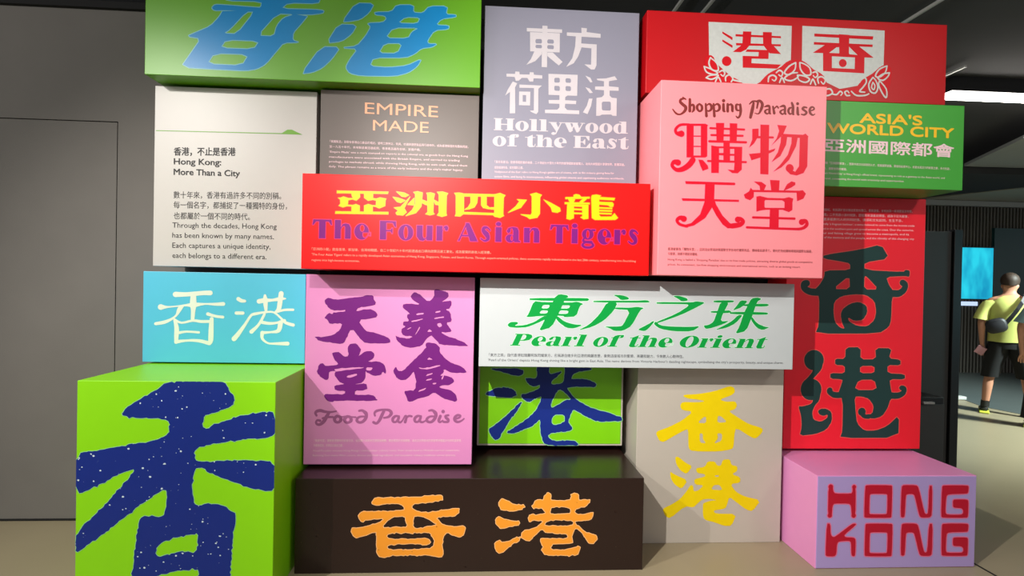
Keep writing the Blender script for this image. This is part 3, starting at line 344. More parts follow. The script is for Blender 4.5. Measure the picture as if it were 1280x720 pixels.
('topred','lace','silver',3,0,None,[('l',[(3732,2147,79),(3647,1822,92),(3844,1464,92),(4201,1434,92),(4114,1844,79),(3732,2147,79)]),('l',[(3373,1626,79),(3522,1311,92),(3945,1192,92),(4177,1295,79),(3750,1505,79),(3373,1626,79)]),('l',[(3503,989,79),(3860,913,92),(4227,1159,79),(3760,1138,79),(3503,989,79)]),('l',[(4269,1345,79),(4454,1445,92),(4598,1313,92),(4510,1125,79),(4366,1211,66)]),('l',[(4658,855,79),(4652,1085,92),(4883,1215,92),(5078,1012,92),(4989,823,79)]),('l',[(4051,783,79),(4211,1066,92),(4378,797,79)]),('l',[(5128,921,92),(5555,847,92)]),('l',[(7174,916,79),(7215,1197,92),(7452,1301,92),(7648,1170,92),(7557,979,79),(7411,1047,66)]),('l',[(7640,1449,79),(7829,1598,92),(8026,1466,92),(7935,1257,79),(7788,1344,66)]),('l',[(8784,2081,79),(8402,1857,92),(8123,1471,92),(8416,1371,92),(8747,1686,79),(8784,2081,79)]),('l',[(8898,1505,79),(8511,1441,92),(8132,1144,92),(8523,1020,92),(8906,1224,79),(8980,1368,79)]),('l',[(7849,898,79),(7986,1184,92),(8138,910,79)]),('l',[(9028,2093,79),(9087,1701,92),(9389,1386,92),(9700,1447,92),(9621,1820,79),(9273,2038,79),(9028,2093,79)]),('l',[(8902,1365,79),(9293,1335,92),(9640,1162,92),(9401,964,92),(9007,1088,79),(8902,1365,79)]),('l',[(9825,1546,79),(10020,1602,92),(10123,1418,92),(9980,1271,79),(9859,1379,66)]),('l',[(10185,950,79),(10128,1230,92),(10371,1335,92),(10593,1156,92),(10482,915,79),(10330,1050,66)]),('l',[(9697,882,79),(9835,1170,92),(10011,848,79)]),('l',[(10540,587,79),(10884,649,92),(11039,418,92),(10796,267,92),(10599,259,79)]),('l',[(10991,369,79),(11289,334,92),(11482,531,92),(11634,442,79),(11538,296,66)]),('l',[(12085,318,79),(11886,310,92),(11781,496,92),(11929,577,79),(12032,458,66)]),('l',[(12179,559,79),(12485,334,92),(12986,353,92),(13235,458,79)]),('l',[(12664,1102,79),(12758,1344,92),(13008,1355,92),(13065,1119,92),(12872,825,92),(12678,579,92),(12981,544,79)]),('l',[(13460,1422,79),(13219,1030,92),(13331,605,92),(13636,522,92),(13779,862,92),(13647,1239,79),(13460,1422,79)]),('l',[(13468,1136,79),(13395,846,79),(13530,709,79),(13594,950,79),(13468,1136,79)]),('l',[(14301,2129,79),(13851,1917,92),(13609,1524,92),(13863,1459,92),(14210,1742,79),(14301,2129,79)]),('l',[(14465,1734,79),(14061,1640,92),(13764,1387,92),(14071,1276,92),(14369,1509,79),(14465,1734,79)]),('l',[(13869,1249,79),(13827,960,92),(14146,399,92),(14321,310,92),(14288,787,79),(13869,1249,79)])]),
('tigers','character','gold_ink',1,0,('orange_edge',0.00577),[('p',[(1738,3998),(4311,4014),(4282,3922),(1739,3878)]),('p',[(1682,2946),(4326,2980),(4327,2877),(1672,2838)]),('p',[(1919,3644),(2065,3709),(2301,3639),(2537,3634),(2475,3825),(2474,3933),(2869,3928),(2890,3706),(2716,3532),(2508,3585),(2303,3536),(2277,3295),(2542,3286),(2689,3339),(2879,3272),(2884,2911),(2488,2923),(2484,3230),(2248,3234),(2043,3168),(1836,3239),(1923,3344),(1908,3554),(1801,3640)]),('p',[(3106,3924),(3539,3933),(3542,3668),(3721,3644),(3898,3710),(4214,3660),(4168,3568),(4160,3295),(3876,3166),(3697,3238),(3530,3269),(3535,2932),(3120,2931),(3115,3280),(3310,3359),(3518,3305),(3708,3299),(3722,3553),(3543,3595),(3307,3539),(3110,3684)])]),
('tigers','character','gold_ink',1,0,('orange_edge',0.00577),[('p',[(4728,4040),(5118,3993),(5359,3880),(5181,3783),(5001,3807)]),('p',[(4553,3762),(4822,3722),(5183,3601),(4946,3472),(4765,3527)]),('p',[(5420,3791),(5129,3205),(5252,2997),(5075,2840),(4775,2861),(4714,2950),(4832,3075),(4621,3219),(4949,3260)]),('p',[(5597,4039),(5807,4077),(6048,4024),(5998,3324),(5733,2981),(5225,2814),(5550,3128),(5696,3436),(5688,3951)]),('p',[(5631,3737),(5637,3373),(5306,3393)]),('p',[(6054,3660),(6357,3548),(6329,3395),(6208,3422),(6026,3507)]),('p',[(6259,4013),(6470,4039),(6670,3985),(6625,3770),(6606,3039),(6668,2949),(6457,2882),(6227,2936),(6334,3030),(6309,3912)]),('p',[(6627,3679),(6901,3536),(6903,3414),(6721,3438)]),('p',[(6802,4080),(7074,4102),(7348,4026),(7277,3914),(7273,2999),(7305,2896),(7063,2821),(6820,2893),(6909,3018),(6894,3962)])]),
('tigers','character','gold_ink',1,0,('orange_edge',0.00577),[('p',[(7687,4053),(7943,4074),(8168,4030),(9748,4039),(10039,4113),(10300,4012),(10218,3893),(10206,3018),(10252,2954),(10059,2851),(9766,2907),(9700,2983),(8152,2987),(7994,2866),(7737,2878),(7780,2976),(7765,3940)]),('h',[(8164,3902),(9750,3942),(9764,3069),(8176,3084)]),('p',[(8523,3946),(8877,3958),(8850,3589),(8725,3359),(8469,3255),(8213,3214),(8404,3349),(8529,3579)]),('p',[(9070,3951),(9329,3960),(9336,3476),(9500,3352),(9791,3374),(9793,3264),(9437,3285),(9177,3341),(9078,3467)])]),
('tigers','character','gold_ink',1,0,('orange_edge',0.00577),[('p',[(11604,4101),(11898,4189),(12195,4088),(12112,3955),(12113,3109),(11985,2909),(11592,2833),(11460,2926),(11131,3046),(11655,3030),(11705,3129),(11691,4006)]),('p',[(10922,3819),(11413,3802),(11125,3403),(10477,3123),(10863,3460),(11054,3726)]),('p',[(12311,3845),(12696,3681),(13162,3435),(13198,3273),(13034,3189),(12769,3227),(12699,3453)])]),
('tigers','character','gold_ink',1,0,('orange_edge',0.00577),[('p',[(13450,4000),(14712,4055),(14713,3976),(13451,3921)]),('p',[(13879,4132),(14011,4176),(14178,4142),(14279,4027),(13881,4014)]),('p',[(13584,3939),(13949,3918),(13885,3752),(13687,3733)]),('p',[(14380,3965),(14580,3959),(14351,3754),(14184,3762)]),('p',[(13421,3737),(14717,3747),(14719,3674),(13423,3652)]),('p',[(13556,3644),(14652,3646),(14665,2925),(14432,2885),(14264,2978),(14363,3034),(14341,3538),(13889,3543),(13899,2934),(13702,2843),(13535,2891)]),('p',[(13891,3425),(14343,3420),(14344,3354),(13892,3360)]),('p',[(13895,3216),(14347,3210),(14348,3145),(13896,3150)]),('p',[(14844,4145),(15077,4185),(15312,4141),(15247,4059),(16052,4034),(16020,3921),(15215,3940),(15231,3809),(15921,3805),(15990,3722),(15972,3590),(15825,3552),(15723,3648),(15220,3677),(15243,3106),(15331,3037),(15901,3060),(16046,3230),(16238,3005),(16105,2902),(15033,2870),(14864,2963),(14812,4045)]),('p',[(15222,3533),(15926,3522),(15907,3456),(15223,3467)]),('p',[(15225,3388),(15929,3384),(15910,3318),(15226,3323)]),('p',[(15227,3244),(15898,3238),(15885,3172),(15228,3178)])]),
('pearl','character','green_ink',1,1,('mint_white',0.00539),[('p',[(2710,3776),(5870,3830),(6019,3750),(5873,3642),(2713,3636)]),('p',[(4124,3853),(4327,4020),(4831,3951),(4804,3804),(4048,3782)]),('p',[(2949,3616),(3362,3563),(4986,3560),(5340,3624),(5698,3493),(5492,3403),(5296,2803),(4646,2748),(4586,2835),(3347,2803),(2524,2711),(2667,2900)]),('h',[(3453,3406),(3837,3411),(3752,3217),(3368,3212)]),('h',[(3370,3113),(3754,3100),(3668,2941),(3256,2936)]),('h',[(4457,3401),(4959,3408),(4874,3231),(4371,3225)]),('h',[(4373,3125),(4876,3114),(4820,2938),(4259,2931)]),('p',[(4095,3806),(4686,3802),(4346,2979),(3948,2185),(3244,1972),(3472,2384),(3697,2971)]),('p',[(3582,2823),(3348,2704),(2999,2466),(2473,2285),(1886,2237),(2118,2368),(2058,2455),(1706,2451),(1521,2303),(1623,2158),(2064,2134),(2593,2169),(3119,2380),(3820,2739)]),('p',[(4231,2831),(4651,2514),(5126,2374),(5690,2339),(5190,2140),(4775,2165),(4356,2452),(4175,2684)])]),
('pearl','character','green_ink',1,1,('mint_white',0.00539),[('p',[(7321,4025),(7827,4020),(8186,3907),(8218,3790),(7773,3737),(7591,3899)]),('p',[(6228,3694),(8667,3726),(9203,3774),(9414,3688),(9266,3627),(6230,3588)]),('p',[(7001,3628),(7596,3618),(7367,3133),(6842,2599),(6196,2239),(5370,2025),(6015,2355),(6598,2948)]),('p',[(7423,3339),(8316,3333),(8673,3396),(9092,3331),(8856,3211),(8395,2323),(7923,2053),(7447,2030),(7147,2191),(6848,2276),(7740,2286),(7917,2376),(8319,3204),(7425,3240)])]),
('pearl','character','green_ink',1,1,('mint_white',0.00539),[('p',[(10673,4024),(11041,4042),(11479,3916),(11549,3785),(11181,3728),(10977,3877)]),('p',[(9762,3676),(11786,3690),(12020,3759),(12525,3699),(12259,3531),(11195,2990),(9864,2500),(9730,2544),(10925,3052),(11588,3489),(11519,3587),(9778,3565)]),('p',[(9695,2610),(9336,2178),(9138,2057),(8937,2075),(8736,2138),(9331,2441),(9561,2608)]),('p',[(9729,2610),(10000,2383),(10671,2325),(11744,2324),(12281,2376),(11816,2074),(10810,2063),(10004,2186),(9631,2445)])]),
('pearl','character','green_ink',1,1,('mint_white',0.00539),[('p',[(12994,3817),(14207,3847),(14109,3720),(13010,3699)]),('p',[(12837,3221),(13544,3250),(13914,3287),(14051,3190),(13816,3121),(12872,3123)]),('p',[(13400,3743),(13905,3750),(13547,3085),(13420,2654),(13925,2693),(13625,2524),(12955,2285),(12587,2215),(12448,2411),(12750,2448),(13017,2616),(13209,3146)]),('p',[(14545,3858),(14985,3830),(14620,3462),(14084,3256),(14348,3557)]),('p',[(14684,3641),(16038,3692),(16209,3628),(16041,3526),(14720,3522)]),('p',[(13950,3202),(15979,3214),(16184,3150),(16050,3062),(13952,3063)]),('p',[(15186,3965),(15523,4036),(15762,3940),(15493,3804),(15238,2973),(14916,2142),(14277,1969),(14506,2369),(14761,3166),(15087,3832)]),('p',[(14696,3032),(14299,2565),(13764,2294),(13092,2168),(13627,2425),(14094,2695),(14426,3029)]),('p',[(15204,2972),(15517,2579),(15995,2386),(16266,2375),(15863,2199),(15522,2314),(15175,2740)])]),
('lavender','character','pearl_ink',1,0,None,[('p',[(2407,8690),(4427,8698),(4432,8500),(2412,8492)]),('p',[(3296,8863),(3588,8860),(3605,6510),(3296,6512)]),('p',[(2596,8467),(4307,8478),(4317,7385),(2624,7375)]),('h',[(2965,8086),(3231,8098),(3283,8034),(3286,7901),(3238,7841),(2971,7837),(2919,7893),(2916,8017)]),('h',[(3649,8100),(3916,8095),(3967,8031),(3970,7916),(3921,7864),(3655,7860),(3595,7915),(3592,8031)]),('h',[(2973,7763),(3240,7767),(3291,7711),(3293,7620),(3245,7568),(2978,7573),(2926,7620),(2924,7711)]),('h',[(3657,7777),(3924,7773),(3975,7717),(3978,7610),(3929,7550),(3662,7554),(3603,7601),(3600,7717)]),('p',[(2874,7403),(3283,7388),(3286,7239),(2930,6826),(2419,6597),(2677,6939)]),('p',[(3609,7353),(3917,7367),(4496,6856),(4285,6640),(3614,7147)])]),
('lavender','character','pearl_ink',1,0,None,[('p',[(5533,8848),(5859,8829),(5848,8613),(6658,8550),(6663,8319),(5562,8335),(5546,7954),(6447,7936),(6457,6738),(6354,6502),(6146,6493),(5748,6772),(6140,6765),(6143,7699),(5576,7732),(5380,7185),(5139,6802),(4703,6576),(5049,7087),(5200,7756),(5228,8337),(4710,8355),(4706,8545),(5557,8550)])]),
('lavender','character','pearl_ink',1,0,None,[('p',[(1300,6051),(1783,6056),(1804,6197),(2030,6191),(2050,6043),(2616,6052),(2629,6193),(2846,6187),(2866,6055),(3342,6036),(3346,5854),(2847,5848),(2835,5666),(2627,5657),(2496,5857),(2164,5842),(2026,5687),(1835,5662),(1771,5882),(1304,5886)]),('p',[(1669,5630),(1922,5526),(1803,5290),(1842,3826),(1527,3812),(1519,5029),(1250,4811),(1391,5147)]),('p',[(2049,5466),(3339,5458),(3136,5268),(3153,3951),(3048,3823),(2754,3933),(2669,4011),(2901,4022),(2886,5297),(2053,5284)]),('p',[(2042,5070),(2683,5082),(2678,4300),(2046,4296)]),('h',[(2247,4881),(2447,4882),(2448,4495),(2257,4503)])]),
('lavender','character','pearl_ink',1,0,None,[('p',[(3697,6142),(5379,6153),(5374,4957),(4808,4948),(4686,4844),(4690,4679),(5330,4667),(5318,4477),(4695,4474),(4675,4267),(4811,4125),(5509,4124),(5514,3911),(3545,3903),(3540,4092),(4246,4124),(4367,4253),(4362,4459),(3755,4456),(3734,4652),(4357,4680),(4351,4952),(3727,4948)]),('h',[(4085,5929),(4302,5939),(4353,5883),(4357,5719),(4308,5667),(4092,5657),(4041,5704),(4037,5869)]),('h',[(4735,5934),(4943,5927),(4994,5871),(4998,5731),(4949,5679),(4741,5678),(4690,5734),(4686,5882)]),('h',[(4096,5476),(4313,5469),(4364,5414),(4368,5249),(4320,5198),(4103,5204),(4052,5251),(4048,5424)]),('h',[(4745,5489),(4954,5482),(5005,5426),(5008,5270),(4960,5210),(4752,5209),(4701,5256),(4697,5437)])]),
('lavender','character','pearl_ink',1,0,None,[('p',[(5821,6131),(6115,6021),(6245,5779),(6121,5749)]),('p',[(5836,5472),(6087,5401),(6284,5163),(6093,5138)]),('p',[(6059,4824),(6266,4833),(6192,4418),(5996,3932),(5728,4027),(5943,4407)]),('p',[(6490,5980),(7030,6021),(7526,6167),(7680,5968),(7200,5864),(7206,5576),(7773,5544),(7777,5338),(7253,5331),(7259,5043),(7387,4925),(7678,4913),(7683,3894),(7450,3900),(7366,3962),(6826,3937),(6703,3866),(6496,3857),(6498,4885),(6804,4940),(6926,5069),(6920,5340),(6404,5350),(6400,5531),(6916,5554),(6909,5851),(6517,5899)]),('h',[(6868,4679),(7275,4698),(7335,4635),(7343,4240),(7286,4180),(6871,4186),(6820,4241),(6812,4611)])]),
('shopping','character','cherry_ink',1,0,('rose_edge',0.0043),[('p',[(1391,7898),(2388,7930),(2522,7870),(2491,7771),(2522,6243),(2423,6175),(1426,6147)]),('h',[(1765,7800),(2150,7812),(2160,7305),(1775,7293)]),('h',[(1776,7235),(2162,7247),(2171,6773),(1786,6761)]),('h',[(1787,6703),(2172,6714),(2181,6266),(1796,6255)]),('l',[(1524,7857,121),(1061,7823,135),(814,7588,148),(871,7382,175),(1123,7364,336)]),('l',[(1761,6026,303),(1567,5761,303),(1240,5538,269),(910,5484,202),(674,5692,175),(769,5889,229),(981,5862,323)]),('p',[(2059,6054),(2293,6041),(2565,5756),(2602,5594),(2304,5476),(2165,5745)]),('l',[(2659,7711,108),(4469,7704,108)]),('l',[(2719,7355,108),(4395,7374,108)]),('l',[(2619,7027,121),(4583,7040,121)]),('p',[(2954,7994),(3388,8008),(3375,7017),(3007,7019)]),('p',[(3690,8005),(4092,8005),(4079,7025),(3710,7027)]),('p',[(3375,7017),(3710,7027),(3731,5983),(3396,5974)]),('p',[(2730,6815),(3012,6778),(4151,6792),(4386,6799),(4390,5609),(4179,5408),(3877,5413),(3638,5589),(3974,5565),(3999,5991),(3161,6000),(3160,5394),(2759,5383)]),('h',[(3147,6684),(3381,6691),(3386,6443),(3152,6437)]),('h',[(3737,6669),(3965,6675),(3970,6414),(3742,6408)]),('h',[(3155,6326),(3389,6313),(3394,6072),(3159,6085)]),('h',[(3744,6310),(3972,6317),(3978,6042),(3750,6036)]),('l',[(2573,5997,108),(4604,6007,108)])]),
('shopping','character','cherry_ink',1,0,('rose_edge',0.0043),[('p',[(4906,7750),(5243,7781),(5250,7401),(5022,7001),(4757,6764),(4917,7194)]),('l',[(5150,7332,121),(6030,7346,108)]),('p',[(5340,7993),(5813,7996),(5833,5398),(5393,5407)]),('p',[(4764,6437),(5437,6522),(6178,6773),(6112,6640),(5442,6293),(4905,6114)]),('p',[(6254,8010),(6764,7987),(6570,7507),(5971,6931),(6235,7300),(6362,7698)]),('p',[(6569,7553),(7660,7541),(7796,7611),(7970,7452),(7664,7364),(6504,7407)]),('p',[(7492,7437),(7936,7451),(7934,5902),(7736,5534),(7363,5392),(7021,5449),(6778,5673),(6845,5740),(7291,5588),(7489,5889)]),('c',[(6980,5764,215)]),('p',[(6469,7439),(6809,7449),(6751,6987),(6457,6387),(5989,6046),(6317,6580),(6456,7110)]),('p',[(7048,7456),(7389,7454),(7297,6938),(6937,6203),(6537,5798),(6101,5556),(6467,5927),(6864,6464),(7042,7062)])]),
('shopping','character','cherry_ink',1,0,('rose_edge',0.0043),[('p',[(1385,4912),(4021,4914),(4070,4849),(4024,4783),(1421,4771)]),('p',[(1217,4019),(4275,4024),(4277,3920),(1273,3891)]),('p',[(2450,4842),(2951,4841),(2947,4040),(3039,3781),(3419,3170),(3830,2786),(4167,2728),(4036,2529),(3701,2523),(3429,2713),(3085,3163),(2843,3581),(2487,3020),(1896,2618),(1433,2498),(1364,2627),(1760,2745),(2217,3210),(2436,3865)]),('l',[(1532,2565,135),(1132,2668,148),(995,2873,168),(1158,3006,215),(1358,2951,323)]),('l',[(3933,2645,269),(4368,2732,256),(4533,2899,202),(4396,3027,202),(4242,2991,323)])]),
('shopping','character','cherry_ink',1,0,('rose_edge',0.0043),[('p',[(5927,5112),(6450,5106),(6428,4514),(6021,4504)]),('p',[(5063,5005),(5469,4996),(5729,4825),(5613,4560),(5411,4535),(5372,4783)]),('p',[(7302,5028),(7305,4897),(7103,4760),(6665,4552),(6862,4919),(7097,5076)]),('l',[(4972,4512,108),(7688,4544,108)]),('p',[(4901,4674),(5074,4481),(5066,4186),(4881,4019),(4609,4110),(4538,4305),(4804,4475)]),('p',[(7380,4569),(7721,4630),(7895,4450),(7764,4183),(7425,4044)]),('p',[(5214,4223),(5416,4260),(5824,4171),(6707,4172),(6978,4244),(7218,4171),(7174,3972),(7182,3577),(6994,3455),(6651,3566),(5769,3547),(5499,3508),(5230,3437)]),('h',[(5705,4057),(6607,4064),(6724,4001),(6745,3962),(6751,3667),(5713,3644),(5665,3689),(5658,4003)]),('p',[(5958,3584),(6447,3594),(6454,2576),(5959,2579)]),('l',[(5061,3125,121),(7308,3119,121)]),('l',[(4741,2595,121),(7012,2573,121),(7694,2600,148),(7984,2803,188),(7925,3013,188),(7708,2949,323)])]),
('shopping','heading','rust_ink',1,0,None,[('l',[(1232,9184,75),(1068,9152,121),(1024,9021,151),(1172,8877,166),(1321,8752,166),(1278,8556,151),(1050,8373,90),(818,8411,105),(635,8618,60)]),('l',[(1232,9184,75),(1165,9246,90),(1312,9161,75)]),('l',[(1531,9168,136),(1543,8565,166)]),('l',[(1539,8792,75),(1689,8895,121),(1758,8800,136),(1748,8618,136),(1658,8498,45)]),('l',[(2047,8953,90),(1930,8838,136),(1946,8676,136),(2068,8564,105),(2186,8672,136),(2169,8846,136),(2047,8953,90)]),('l',[(2380,8964,105),(2433,8335,151)]),('l',[(2402,8855,60),(2567,8971,105),(2689,8864,151),(2679,8688,136),(2541,8593,90),(2440,8641,60)]),('l',[(2800,8979,105),(2859,8349,151)]),('l',[(2822,8869,60),(2994,8986,105),(3116,8879,151),(3106,8703,136),(2975,8607,90),(2853,8655,60)]),('l',[(3328,8984,136),(3348,8659,151),(3429,8610,60)]),('c',[(3331,9167,90)]),('l',[(3556,8992,136),(3563,8627,151)]),('l',[(3558,8888,60),(3716,8998,105),(3806,8884,151),(3811,8662,136),(3858,8624,60)]),('l',[(4173,8981,75),(4039,8996,105),(4001,8877,136),(4044,8716,121),(4179,8687,75)]),('l',[(4227,9003,121),(4260,8690,151),(4225,8428,121),(4120,8307,105),(4018,8388,60)])]),
('shopping','heading','rust_ink',1,0,None,[('l',[(4724,9046,60),(4876,9182,105),(5078,9216,75)]),('l',[(4945,9106,121),(4885,8777,181),(4792,8349,151)]),('l',[(5079,9189,90),(5280,9236,136),(5419,9057,166),(5357,8793,151),(5227,8559,75),(5023,8585,45)]),('l',[(5181,9147,121),(5133,8851,90)]),('l',[(5537,8930,60),(5712,8989,136),(5807,8940,121),(5814,8645,136),(5883,8575,60)]),('l',[(5796,8821,60),(5628,8770,90),(5569,8669,121),(5680,8568,90),(5800,8638,60)]),('l',[(5997,8959,105),(6072,8621,151)]),('l',[(6067,8850,60),(6200,8986,90),(6283,8904,90)]),('l',[(6370,8959,60),(6539,9018,136),(6642,8969,121),(6648,8653,136),(6718,8590,60)]),('l',[(6624,8850,60),(6462,8778,90),(6396,8684,121),(6514,8583,90),(6628,8653,60)]),('l',[(7012,9192,121),(7084,8984,151),(7077,8655,151),(7147,8591,60)]),('l',[(7030,8949,60),(6895,8912,121),(6830,8765,136),(6915,8610,105),(7050,8654,60)]),('l',[(7330,8959,121),(7351,8631,151),(7434,8588,45)]),('c',[(7326,9163,83)]),('l',[(7836,8977,75),(7685,8991,121),(7598,8903,121),(7736,8809,121),(7827,8713,121),(7707,8597,105),(7535,8617,60)]),('l',[(8010,8805,60),(8214,8891,90),(8212,8990,90),(8095,9019,105),(7995,8883,136),(8033,8687,136),(8172,8599,90),(8287,8663,45)])]),
('white','rule_arrow','leaf_ink',1,0,None,[('p',[(75,7584),(6946,7663),(7261,7871),(7501,7881),(8099,7614),(6867,7611),(75,7544)])]),
]
